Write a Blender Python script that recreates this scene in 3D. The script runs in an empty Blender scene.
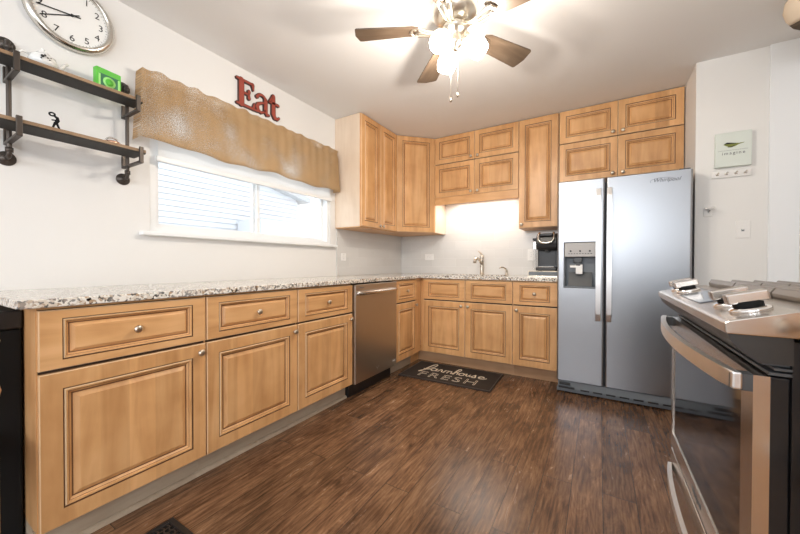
import bpy, bmesh, math, random
from mathutils import Vector, Matrix
C = bpy.context.scene.collection
S = bpy.context.scene
R = math.radians
PI = math.pi

# ------------------------------------------------------------------ camera
cd = bpy.data.cameras.new('camera')
cam = bpy.data.objects.new('camera', cd)
C.objects.link(cam)
cd.sensor_fit = 'HORIZONTAL'
cd.sensor_width = 36.0
cd.lens = 331.2 / 800 * 36.0
cd.clip_start = 0.02
cam.matrix_world = Matrix.Translation((2.2297, -3.7334, 1.0339)) @ (
    Matrix.Rotation(0.5417, 4, 'Z') @ Matrix.Rotation(PI / 2 - 0.0101, 4, 'X') @ Matrix.Rotation(0.0021, 4, 'Z'))
S.camera = cam

# ------------------------------------------------------------------ exposure, sky, lights
S.view_settings.view_transform = 'Standard'
S.view_settings.look = 'None'
S.view_settings.gamma = 1.0
S.view_settings.use_curve_mapping = False
S.view_settings.exposure = 0.36

W = bpy.data.worlds.new('overcast_sky')
S.world = W
W.use_nodes = True
bg = W.node_tree.nodes['Background']
bg.inputs[0].default_value = (0.86, 0.93, 1.0, 1)
bg.inputs[1].default_value = 1.8


def area(name, loc, rot, sx, sy, power, col):
    l = bpy.data.lights.new(name, 'AREA')
    l.shape = 'RECTANGLE'
    l.size, l.size_y = sx, sy
    l.energy = power
    l.color = col
    o = bpy.data.objects.new(name, l)
    o.location = loc
    o.rotation_euler = rot
    C.objects.link(o)
    return o


# daylight lamps added at invented windows, unseen at the rear and right side
area('added_rear_daylight', (1.6, -6.85, 1.82), (R(90), 0, 0), 2.5, 0.72, 46, (0.93, 0.96, 1.0))
area('added_side_daylight', (3.29, -5.6, 1.35), (R(90), 0, R(90)), 1.6, 1.8, 34, (0.86, 0.93, 1.0))
area('sink_cabinet_light', (1.09, -0.18, 1.745), (0, 0, 0), 0.7, 0.12, 4.6, (1.0, 0.95, 0.88))


def point(name, loc, power, col, r):
    l = bpy.data.lights.new(name, 'POINT')
    l.energy = power
    l.color = col
    l.shadow_soft_size = r
    o = bpy.data.objects.new(name, l)
    o.location = loc
    C.objects.link(o)
    return o


# ------------------------------------------------------------------ materials
def mat(name, col, rough=0.5, metal=0.0, spec=0.5, coat=0.0, emis=None, estr=0.0):
    m = bpy.data.materials.new(name)
    m.use_nodes = True
    b = m.node_tree.nodes['Principled BSDF']
    b.inputs['Base Color'].default_value = (*col, 1)
    b.inputs['Roughness'].default_value = rough
    b.inputs['Metallic'].default_value = metal
    b.inputs['Specular IOR Level'].default_value = spec
    b.inputs['Coat Weight'].default_value = coat
    b.inputs['Coat Roughness'].default_value = 0.15
    if emis:
        b.inputs['Emission Color'].default_value = (*emis, 1)
        b.inputs['Emission Strength'].default_value = estr
    # fine irregularity so that no surface is a dead flat colour
    nt = m.node_tree
    tc = nt.nodes.new('ShaderNodeTexCoord')
    n = nt.nodes.new('ShaderNodeTexNoise')
    n.inputs['Scale'].default_value = 9
    n.inputs['Detail'].default_value = 4
    nt.links.new(tc.outputs['Object'], n.inputs['Vector'])
    mr = nt.nodes.new('ShaderNodeMapRange')
    mr.inputs['To Min'].default_value = max(0.0, rough - 0.05)
    mr.inputs['To Max'].default_value = min(1.0, rough + 0.05)
    nt.links.new(n.outputs['Fac'], mr.inputs['Value'])
    nt.links.new(mr.outputs['Result'], b.inputs['Roughness'])
    return m


def ramp(nt, stops, interp='LINEAR'):
    r = nt.nodes.new('ShaderNodeValToRGB')
    r.color_ramp.interpolation = interp
    e = r.color_ramp.elements
    e[0].position, e[0].color = stops[0][0], (*stops[0][1], 1)
    e[1].position, e[1].color = stops[-1][0], (*stops[-1][1], 1)
    for p, c in stops[1:-1]:
        x = e.new(p)
        x.color = (*c, 1)
    return r


def wood_mat(name, c1, c2, c3, axis='z', rough=0.38, grain=14.0, stave=0.09, stave_amt=0.12):
    m = bpy.data.materials.new(name)
    m.use_nodes = True
    nt = m.node_tree
    b = nt.nodes['Principled BSDF']
    tc = nt.nodes.new('ShaderNodeTexCoord')
    oi = nt.nodes.new('ShaderNodeObjectInfo')
    mul = nt.nodes.new('ShaderNodeMath'); mul.operation = 'MULTIPLY'; mul.inputs[1].default_value = 37.0
    nt.links.new(oi.outputs['Random'], mul.inputs[0])
    add = nt.nodes.new('ShaderNodeVectorMath'); add.operation = 'ADD'
    nt.links.new(tc.outputs['Object'], add.inputs[0])
    nt.links.new(mul.outputs[0], add.inputs[1])
    mp = nt.nodes.new('ShaderNodeMapping')
    mp.inputs['Scale'].default_value = {'z': (1, 1, 0.12), 'x': (0.12, 1, 1), 'y': (1, 0.12, 1)}[axis]
    nt.links.new(add.outputs[0], mp.inputs['Vector'])
    n1 = nt.nodes.new('ShaderNodeTexNoise')
    n1.inputs['Scale'].default_value = grain
    n1.inputs['Detail'].default_value = 6
    n1.inputs['Distortion'].default_value = 1.2
    nt.links.new(mp.outputs[0], n1.inputs['Vector'])
    n2 = nt.nodes.new('ShaderNodeTexNoise')
    n2.inputs['Scale'].default_value = 5.0
    n2.inputs['Detail'].default_value = 3
    nt.links.new(add.outputs[0], n2.inputs['Vector'])
    mx = nt.nodes.new('ShaderNodeMath'); mx.operation = 'MULTIPLY_ADD'
    mx.inputs[1].default_value = 0.55
    nt.links.new(n1.outputs['Fac'], mx.inputs[0])
    m2 = nt.nodes.new('ShaderNodeMath'); m2.operation = 'MULTIPLY'; m2.inputs[1].default_value = 0.45
    nt.links.new(n2.outputs['Fac'], m2.inputs[0])
    nt.links.new(m2.outputs[0], mx.inputs[2])
    rp = ramp(nt, [(0.30, c1), (0.5, c2), (0.70, c3)])
    nt.links.new(mx.outputs[0], rp.inputs[0])
    # glued-up staves of slightly different tone
    sx = nt.nodes.new('ShaderNodeSeparateXYZ')
    nt.links.new(add.outputs[0], sx.inputs[0])
    dv = nt.nodes.new('ShaderNodeMath'); dv.operation = 'DIVIDE'; dv.inputs[1].default_value = stave
    nt.links.new(sx.outputs[{'z': 0, 'x': 2, 'y': 0}[axis]], dv.inputs[0])
    fl = nt.nodes.new('ShaderNodeMath'); fl.operation = 'FLOOR'
    nt.links.new(dv.outputs[0], fl.inputs[0])
    wn = nt.nodes.new('ShaderNodeTexWhiteNoise'); wn.noise_dimensions = '1D'
    nt.links.new(fl.outputs[0], wn.inputs['W'])
    hs = nt.nodes.new('ShaderNodeHueSaturation')
    mr = nt.nodes.new('ShaderNodeMapRange')
    mr.inputs['To Min'].default_value = 1 - stave_amt
    mr.inputs['To Max'].default_value = 1 + stave_amt
    nt.links.new(wn.outputs['Value'], mr.inputs['Value'])
    nt.links.new(mr.outputs[0], hs.inputs['Value'])
    nt.links.new(rp.outputs[0], hs.inputs['Color'])
    nt.links.new(hs.outputs[0], b.inputs['Base Color'])
    b.inputs['Roughness'].default_value = rough
    return m


M = {}
cw = ((0.50, 0.245, 0.090), (0.65, 0.355, 0.150), (0.76, 0.45, 0.215))
M['wood'] = wood_mat('maple_vertical_grain', *cw, axis='z', stave_amt=0.08)
M['woodh'] = wood_mat('maple_horizontal_grain', *cw, axis='x', stave=0.2, stave_amt=0.04)
M['glaze'] = mat('brown_glaze_line', (0.15, 0.065, 0.025), 0.5)
M['edge'] = mat('pale_edge_highlight', (0.75, 0.52, 0.31), 0.4)  # highlight along bevels and beads, put into the colour
M['endpanel'] = wood_mat('pale_end_panel', (0.66, 0.52, 0.39), (0.72, 0.58, 0.45), (0.78, 0.65, 0.52), axis='z', rough=0.45, stave_amt=0.0)
M['toe'] = wood_mat('greige_toe_board', (0.36, 0.28, 0.20), (0.44, 0.35, 0.255), (0.50, 0.41, 0.31), axis='x', rough=0.5, stave_amt=0.03)
M['toewood'] = wood_mat('brown_toe_board', (0.36, 0.2, 0.1), (0.44, 0.26, 0.14), (0.5, 0.31, 0.18), axis='x', rough=0.5, stave_amt=0.03)
M['gap'] = mat('dark_cabinet_gap', (0.05, 0.028, 0.014), 0.7)
M['nickel'] = mat('brushed_nickel', (0.66, 0.63, 0.58), 0.22, 1.0)
M['nickelwarm'] = mat('warm_brushed_nickel', (0.62, 0.55, 0.46), 0.28, 1.0)
M['chrome'] = mat('polished_chrome', (0.85, 0.85, 0.85), 0.08, 1.0)
M['black'] = mat('black_plastic', (0.012, 0.012, 0.013), 0.35)
M['blackmatte'] = mat('matte_black', (0.008, 0.008, 0.008), 0.7, spec=0.2)
M['darkgrey'] = mat('dark_grey_plastic', (0.07, 0.075, 0.08), 0.45)
M['midgrey'] = mat('mid_grey_plastic', (0.17, 0.19, 0.21), 0.5)
M['white'] = mat('white_plastic', (0.83, 0.82, 0.8), 0.35)
M['vinyl'] = mat('white_window_vinyl', (0.85, 0.86, 0.86), 0.4)
M['ceil'] = mat('ceiling_paint', (0.83, 0.82, 0.81), 0.9, spec=0.2)
M['wall'] = mat('warm_white_wall_paint', (0.79, 0.775, 0.75), 0.85, spec=0.2)
M['wallr'] = mat('pale_grey_beige_paint', (0.80, 0.79, 0.77), 0.85, spec=0.2)
M['trimw'] = mat('cool_white_trim_paint', (0.84, 0.86, 0.88), 0.6)
M['pipe'] = mat('dark_iron_pipe', (0.085, 0.07, 0.06), 0.42, 0.7)
M['shelfwood'] = wood_mat('dark_stained_plank', (0.012, 0.009, 0.008), (0.02, 0.016, 0.013), (0.032, 0.025, 0.02), axis='x', rough=0.6)
M['shelfedge'] = wood_mat('light_plank_edge', (0.22, 0.13, 0.07), (0.32, 0.2, 0.11), (0.42, 0.28, 0.17), axis='x', rough=0.6)
M['red'] = mat('red_brown_painted_face', (0.34, 0.06, 0.035), 0.55)
M['reddark'] = mat('dark_distressed_edge', (0.06, 0.022, 0.018), 0.6)
M['clockface'] = mat('clock_face_paper', (0.85, 0.84, 0.81), 0.35)
M['ink'] = mat('black_ink', (0.01, 0.01, 0.01), 0.5)
M['green'] = mat('green_tin_paint', (0.10, 0.52, 0.045), 0.4)
M['greendark'] = mat('dark_green_print', (0.02, 0.16, 0.07), 0.5)
M['greenlight'] = mat('pale_green_print', (0.35, 0.78, 0.22), 0.5)
M['ceramic'] = mat('white_ceramic', (0.82, 0.81, 0.78), 0.15, coat=0.5)
M['copper'] = mat('copper_metal', (0.70, 0.42, 0.30), 0.25, 1.0)
M['rubber'] = mat('black_rubber_mat', (0.022, 0.016, 0.013), 0.75)
M['matedge'] = mat('raised_mat_border', (0.07, 0.058, 0.05), 0.6)
M['cream'] = mat('cream_print', (0.80, 0.71, 0.56), 0.7)
M['blade'] = wood_mat('walnut_fan_blade', (0.06, 0.04, 0.026), (0.10, 0.068, 0.045), (0.14, 0.10, 0.068), axis='x', rough=0.45, grain=30, stave_amt=0.0)
M['brass'] = mat('pale_brushed_nickel_fan', (0.86, 0.80, 0.70), 0.3, 1.0)
M['shade'] = mat('frosted_lamp_glass', (0.9, 0.87, 0.8), 0.5, emis=(1.0, 0.93, 0.8), estr=7.0)
M['glassblack'] = mat('black_oven_glass', (0.012, 0.012, 0.014), 0.06, spec=0.9)
M['cooktop'] = mat('black_enamel', (0.015, 0.014, 0.014), 0.15)
M['grate'] = mat('cast_iron_grate', (0.16, 0.135, 0.11), 0.36, 0.5)
M['display'] = mat('grey_touch_display', (0.20, 0.22, 0.25), 0.12, spec=0.8)
M['rust'] = mat('woven_dark_brown_fibre', (0.085, 0.062, 0.042), 0.9)
M['creamcloth'] = mat('cream_woven_fibre', (0.72, 0.60, 0.46), 0.9)
M['siding'] = mat('white_house_siding', (0.74, 0.75, 0.77), 0.6)
M['roofing'] = mat('grey_roof_shingle', (0.52, 0.51, 0.50), 0.9)
M['bark'] = mat('grey_bark', (0.42, 0.38, 0.36), 0.9)
M['snow'] = mat('pale_ground', (0.7, 0.72, 0.72), 0.9)
M['picture'] = None


def steel(name, col, rough, axis, bump=0.0):
    m = bpy.data.materials.new(name)
    m.use_nodes = True
    nt = m.node_tree
    b = nt.nodes['Principled BSDF']
    b.inputs['Base Color'].default_value = (*col, 1)
    b.inputs['Metallic'].default_value = 1.0
    tc = nt.nodes.new('ShaderNodeTexCoord')
    mp = nt.nodes.new('ShaderNodeMapping')
    sc = [260, 260, 260]
    sc['xyz'.index(axis)] = 2.5
    mp.inputs['Scale'].default_value = sc
    nt.links.new(tc.outputs['Object'], mp.inputs['Vector'])
    n = nt.nodes.new('ShaderNodeTexNoise')
    n.inputs['Scale'].default_value = 1.0
    n.inputs['Detail'].default_value = 3
    nt.links.new(mp.outputs[0], n.inputs['Vector'])
    mr = nt.nodes.new('ShaderNodeMapRange')
    mr.inputs['To Min'].default_value = rough - 0.012
    mr.inputs['To Max'].default_value = rough + 0.012
    nt.links.new(n.outputs['Fac'], mr.inputs['Value'])
    nt.links.new(mr.outputs[0], b.inputs['Roughness'])
    bp = nt.nodes.new('ShaderNodeBump')
    bp.inputs['Strength'].default_value = bump
    bp.inputs['Distance'].default_value = 0.002
    nt.links.new(n.outputs['Fac'], bp.inputs['Height'])
    # very gentle waviness of sheet metal
    n2 = nt.nodes.new('ShaderNodeTexNoise')
    n2.inputs['Scale'].default_value = 2.2
    n2.inputs['Detail'].default_value = 1
    nt.links.new(tc.outputs['Object'], n2.inputs['Vector'])
    b2 = nt.nodes.new('ShaderNodeBump')
    b2.inputs['Strength'].default_value = 0.06
    b2.inputs['Distance'].default_value = 0.03
    nt.links.new(n2.outputs['Fac'], b2.inputs['Height'])
    nt.links.new(bp.outputs[0], b2.inputs['Normal'])
    nt.links.new(b2.outputs[0], b.inputs['Normal'])
    return m


M['steel'] = steel('stainless_fridge', (0.38, 0.395, 0.42), 0.34, 'x')
M['steeldw'] = steel('stainless_dishwasher', (0.50, 0.46, 0.42), 0.30, 'y')
M['steelr'] = steel('stainless_range', (0.60, 0.55, 0.50), 0.26, 'y')
M['steelh'] = steel('stainless_handle', (0.80, 0.80, 0.80), 0.38, 'z', 0.0)


def floor_mat():
    m = bpy.data.materials.new('dark_hickory_planks')
    m.use_nodes = True
    nt = m.node_tree
    N, L = nt.nodes, nt.links
    b = N['Principled BSDF']
    tc = N.new('ShaderNodeTexCoord')
    mp = N.new('ShaderNodeMapping')
    mp.inputs['Rotation'].default_value = (0, 0, R(90))
    L.new(tc.outputs['Object'], mp.inputs['Vector'])
    br = N.new('ShaderNodeTexBrick')
    br.offset = 0.37
    br.inputs['Scale'].default_value = 1
    br.inputs['Brick Width'].default_value = 1.22
    br.inputs['Row Height'].default_value = 0.125
    br.inputs['Mortar Size'].default_value = 0.0017
    br.inputs['Mortar Smooth'].default_value = 0.3
    br.inputs['Color1'].default_value = (0.0, 0, 0, 1)
    br.inputs['Color2'].default_value = (1, 1, 1, 1)
    br.inputs['Mortar'].default_value = (0.5, 0.5, 0.5, 1)
    L.new(mp.outputs[0], br.inputs['Vector'])
    # grain stretched along the plank, shifted per plank
    ml = N.new('ShaderNodeVectorMath'); ml.operation = 'SCALE'; ml.inputs['Scale'].default_value = 7.3
    L.new(br.outputs['Color'], ml.inputs[0])
    ad = N.new('ShaderNodeVectorMath'); ad.operation = 'ADD'
    L.new(tc.outputs['Object'], ad.inputs[0]); L.new(ml.outputs[0], ad.inputs[1])
    mg = N.new('ShaderNodeMapping'); mg.inputs['Scale'].default_value = (15, 3.6, 1)
    L.new(ad.outputs[0], mg.inputs['Vector'])
    g = N.new('ShaderNodeTexNoise'); g.inputs['Scale'].default_value = 1.0; g.inputs['Detail'].default_value = 8; g.inputs['Roughness'].default_value = 0.75
    g.inputs['Distortion'].default_value = 1.6
    L.new(mg.outputs[0], g.inputs['Vector'])
    mf = N.new('ShaderNodeMapping'); mf.inputs['Scale'].default_value = (110, 7, 1)
    L.new(ad.outputs[0], mf.inputs['Vector'])
    gf = N.new('ShaderNodeTexNoise'); gf.inputs['Scale'].default_value = 1.0; gf.inputs['Detail'].default_value = 4
    L.new(mf.outputs[0], gf.inputs['Vector'])
    big = N.new('ShaderNodeTexNoise'); big.inputs['Scale'].default_value = 2.6; big.inputs['Detail'].default_value = 3
    L.new(ad.outputs[0], big.inputs['Vector'])
    a1 = N.new('ShaderNodeMath'); a1.operation = 'MULTIPLY'; a1.inputs[1].default_value = 0.41
    L.new(g.outputs['Fac'], a1.inputs[0])
    a2 = N.new('ShaderNodeMath'); a2.operation = 'MULTIPLY_ADD'; a2.inputs[1].default_value = 0.34
    L.new(gf.outputs['Fac'], a2.inputs[0]); L.new(a1.outputs[0], a2.inputs[2])
    a3 = N.new('ShaderNodeMath'); a3.operation = 'MULTIPLY_ADD'; a3.inputs[1].default_value = 0.25
    L.new(big.outputs['Fac'], a3.inputs[0]); L.new(a2.outputs[0], a3.inputs[2])
    rp = ramp(nt, [(0.38, (0.045, 0.023, 0.013)), (0.46, (0.105, 0.052, 0.027)), (0.54, (0.185, 0.096, 0.049)), (0.64, (0.30, 0.17, 0.092))])
    L.new(a3.outputs[0], rp.inputs[0])
    hs = N.new('ShaderNodeHueSaturation')
    hs.inputs['Saturation'].default_value = 1.0
    mr = N.new('ShaderNodeMapRange'); mr.inputs['To Min'].default_value = 0.78; mr.inputs['To Max'].default_value = 1.2
    L.new(br.outputs['Color'], mr.inputs['Value']); L.new(mr.outputs[0], hs.inputs['Value'])
    L.new(rp.outputs[0], hs.inputs['Color'])
    mx = N.new('ShaderNodeMix'); mx.data_type = 'RGBA'
    mx.inputs['B'].default_value = (0.035, 0.018, 0.01, 1)
    L.new(br.outputs['Fac'], mx.inputs['Factor']); L.new(hs.outputs[0], mx.inputs['A'])
    L.new(mx.outputs['Result'], b.inputs['Base Color'])
    rr = N.new('ShaderNodeMapRange'); rr.inputs['To Min'].default_value = 0.16; rr.inputs['To Max'].default_value = 0.34
    L.new(g.outputs['Fac'], rr.inputs['Value']); L.new(rr.outputs[0], b.inputs['Roughness'])
    bp = N.new('ShaderNodeBump'); bp.inputs['Strength'].default_value = 0.35; bp.inputs['Distance'].default_value = 0.004
    L.new(a2.outputs[0], bp.inputs['Height']); L.new(bp.outputs[0], b.inputs['Normal'])
    return m


def granite_mat():
    m = bpy.data.materials.new('speckled_granite')
    m.use_nodes = True
    nt = m.node_tree
    N, L = nt.nodes, nt.links
    b = N['Principled BSDF']
    tc = N.new('ShaderNodeTexCoord')
    v = N.new('ShaderNodeTexVoronoi'); v.inputs['Scale'].default_value = 120; v.inputs['Randomness'].default_value = 1.0
    dn = N.new('ShaderNodeTexNoise'); dn.inputs['Scale'].default_value = 60; dn.inputs['Detail'].default_value = 3
    L.new(tc.outputs['Object'], dn.inputs['Vector'])
    mm = N.new('ShaderNodeVectorMath'); mm.operation = 'MULTIPLY_ADD'
    mm.inputs[1].default_value = (0.02, 0.02, 0.02)
    L.new(dn.outputs['Color'], mm.inputs[0]); L.new(tc.outputs['Object'], mm.inputs[2])
    L.new(mm.outputs[0], v.inputs['Vector'])
    sp = N.new('ShaderNodeSeparateColor'); L.new(v.outputs['Color'], sp.inputs[0])
    rp = ramp(nt, [(0.0, (0.02, 0.015, 0.012)), (0.24, (0.13, 0.08, 0.05)), (0.32, (0.42, 0.29, 0.18)), (0.44, (0.66, 0.58, 0.48)), (0.62, (0.82, 0.78, 0.71))], 'CONSTANT')
    L.new(sp.outputs[0], rp.inputs[0])
    n = N.new('ShaderNodeTexNoise'); n.inputs['Scale'].default_value = 14; n.inputs['Detail'].default_value = 5
    L.new(tc.outputs['Object'], n.inputs['Vector'])
    r2 = ramp(nt, [(0.40, (0, 0, 0)), (0.56, (1, 1, 1))])
    L.new(n.outputs['Fac'], r2.inputs[0])
    mx = N.new('ShaderNodeMix'); mx.data_type = 'RGBA'
    mx.inputs['B'].default_value = (0.80, 0.77, 0.72, 1)
    ml = N.new('ShaderNodeMath'); ml.operation = 'MULTIPLY'; ml.inputs[1].default_value = 0.35
    L.new(r2.outputs[0], ml.inputs[0]); L.new(ml.outputs[0], mx.inputs['Factor'])
    L.new(rp.outputs[0], mx.inputs['A'])
    L.new(mx.outputs['Result'], b.inputs['Base Color'])
    b.inputs['Roughness'].default_value = 0.10
    return m


def tile_mat(axis):
    m = bpy.data.materials.new('glossy_subway_tile_' + axis)
    m.use_nodes = True
    nt = m.node_tree
    N, L = nt.nodes, nt.links
    b = N['Principled BSDF']
    tc = N.new('ShaderNodeTexCoord')
    sp = N.new('ShaderNodeSeparateXYZ'); L.new(tc.outputs['Object'], sp.inputs[0])
    cb = N.new('ShaderNodeCombineXYZ')
    L.new(sp.outputs[0 if axis == 'x' else 1], cb.inputs[0]); L.new(sp.outputs[2], cb.inputs[1])
    br = N.new('ShaderNodeTexBrick')
    br.inputs['Scale'].default_value = 1
    br.inputs['Brick Width'].default_value = 0.305
    br.inputs['Row Height'].default_value = 0.1
    br.inputs['Mortar Size'].default_value = 0.0022
    br.inputs['Mortar Smooth'].default_value = 0.4
    br.inputs['Color1'].default_value = (0.63, 0.62, 0.60, 1)
    br.inputs['Color2'].default_value = (0.67, 0.66, 0.64, 1)
    br.inputs['Mortar'].default_value = (0.72, 0.71, 0.69, 1)
    L.new(cb.outputs[0], br.inputs['Vector'])
    L.new(br.outputs['Color'], b.inputs['Base Color'])
    b.inputs['Roughness'].default_value = 0.2
    bp = N.new('ShaderNodeBump'); bp.inputs['Strength'].default_value = 0.5; bp.inputs['Distance'].default_value = 0.002; bp.invert = True
    L.new(br.outputs['Fac'], bp.inputs['Height']); L.new(bp.outputs[0], b.inputs['Normal'])
    return m


def burlap_mat():
    m = bpy.data.materials.new('tan_burlap')
    m.use_nodes = True
    nt = m.node_tree
    N, L = nt.nodes, nt.links
    out = N['Material Output']
    b = N['Principled BSDF']
    b.inputs['Roughness'].default_value = 0.95
    b.inputs['Specular IOR Level'].default_value = 0.1
    tc = N.new('ShaderNodeTexCoord')
    mp = N.new('ShaderNodeMapping'); mp.inputs['Scale'].default_value = (1, 260, 260)
    L.new(tc.outputs['Object'], mp.inputs['Vector'])
    n = N.new('ShaderNodeTexNoise'); n.inputs['Scale'].default_value = 1; n.inputs['Detail'].default_value = 2
    L.new(mp.outputs[0], n.inputs['Vector'])
    rp = ramp(nt, [(0.3, (0.50, 0.34, 0.18)), (0.7, (0.68, 0.49, 0.29))])
    L.new(n.outputs['Fac'], rp.inputs[0])
    L.new(rp.outputs[0], b.inputs['Base Color'])
    t = N.new('ShaderNodeBsdfTranslucent'); t.inputs['Color'].default_value = (0.68, 0.50, 0.33, 1)
    ms = N.new('ShaderNodeMixShader'); ms.inputs[0].default_value = 0.42
    L.new(b.outputs[0], ms.inputs[1]); L.new(t.outputs[0], ms.inputs[2])
    tr = N.new('ShaderNodeBsdfTransparent')
    # open weave: pin holes between the threads
    hole = ramp(nt, [(0.56, (0, 0, 0)), (0.70, (1, 1, 1))])
    dn = N.new('ShaderNodeTexNoise'); dn.inputs['Scale'].default_value = 4.5; dn.inputs['Detail'].default_value = 1
    L.new(tc.outputs['Object'], dn.inputs['Vector'])
    dm = N.new('ShaderNodeMath'); dm.operation = 'MULTIPLY_ADD'; dm.inputs[1].default_value = 0.6; dm.inputs[2].default_value = -0.28
    L.new(dn.outputs['Fac'], dm.inputs[0])
    da = N.new('ShaderNodeMath'); da.operation = 'ADD'
    L.new(dm.outputs[0], da.inputs[0]); L.new(n.outputs['Fac'], da.inputs[1])
    L.new(da.outputs[0], hole.inputs[0])
    m3 = N.new('ShaderNodeMixShader')
    L.new(hole.outputs[0], m3.inputs[0]); L.new(ms.outputs[0], m3.inputs[1]); L.new(tr.outputs[0], m3.inputs[2])
    L.new(m3.outputs[0], out.inputs['Surface'])
    return m


def translucent(name, col, f):
    m = bpy.data.materials.new(name)
    m.use_nodes = True
    nt = m.node_tree
    b = nt.nodes['Principled BSDF']
    b.inputs['Base Color'].default_value = (*col, 1)
    t = nt.nodes.new('ShaderNodeBsdfTranslucent')
    t.inputs['Color'].default_value = (*col, 1)
    ms = nt.nodes.new('ShaderNodeMixShader')
    ms.inputs[0].default_value = f
    nt.links.new(b.outputs[0], ms.inputs[1]); nt.links.new(t.outputs[0], ms.inputs[2])
    nt.links.new(ms.outputs[0], nt.nodes['Material Output'].inputs['Surface'])
    return m


def glass_mat(name, gl=0.08):
    m = bpy.data.materials.new(name)
    m.use_nodes = True
    nt = m.node_tree
    for x in list(nt.nodes):
        if x.type != 'OUTPUT_MATERIAL':
            nt.nodes.remove(x)
    tr = nt.nodes.new('ShaderNodeBsdfTransparent')
    g = nt.nodes.new('ShaderNodeBsdfGlossy'); g.inputs['Roughness'].default_value = 0.02
    ms = nt.nodes.new('ShaderNodeMixShader'); ms.inputs[0].default_value = gl
    nt.links.new(tr.outputs[0], ms.inputs[1]); nt.links.new(g.outputs[0], ms.inputs[2])
    nt.links.new(ms.outputs[0], nt.nodes['Material Output'].inputs['Surface'])
    return m


M['floor'] = floor_mat()
M['granite'] = granite_mat()
M['tilex'] = tile_mat('x')
M['tiley'] = tile_mat('y')
M['burlap'] = burlap_mat()
M['blind'] = translucent('white_shade_cloth', (0.90, 0.90, 0.89), 0.6)
M['glass'] = glass_mat('window_glass')
M['smoke'] = glass_mat('tinted_tank_plastic', 0.2)


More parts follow.
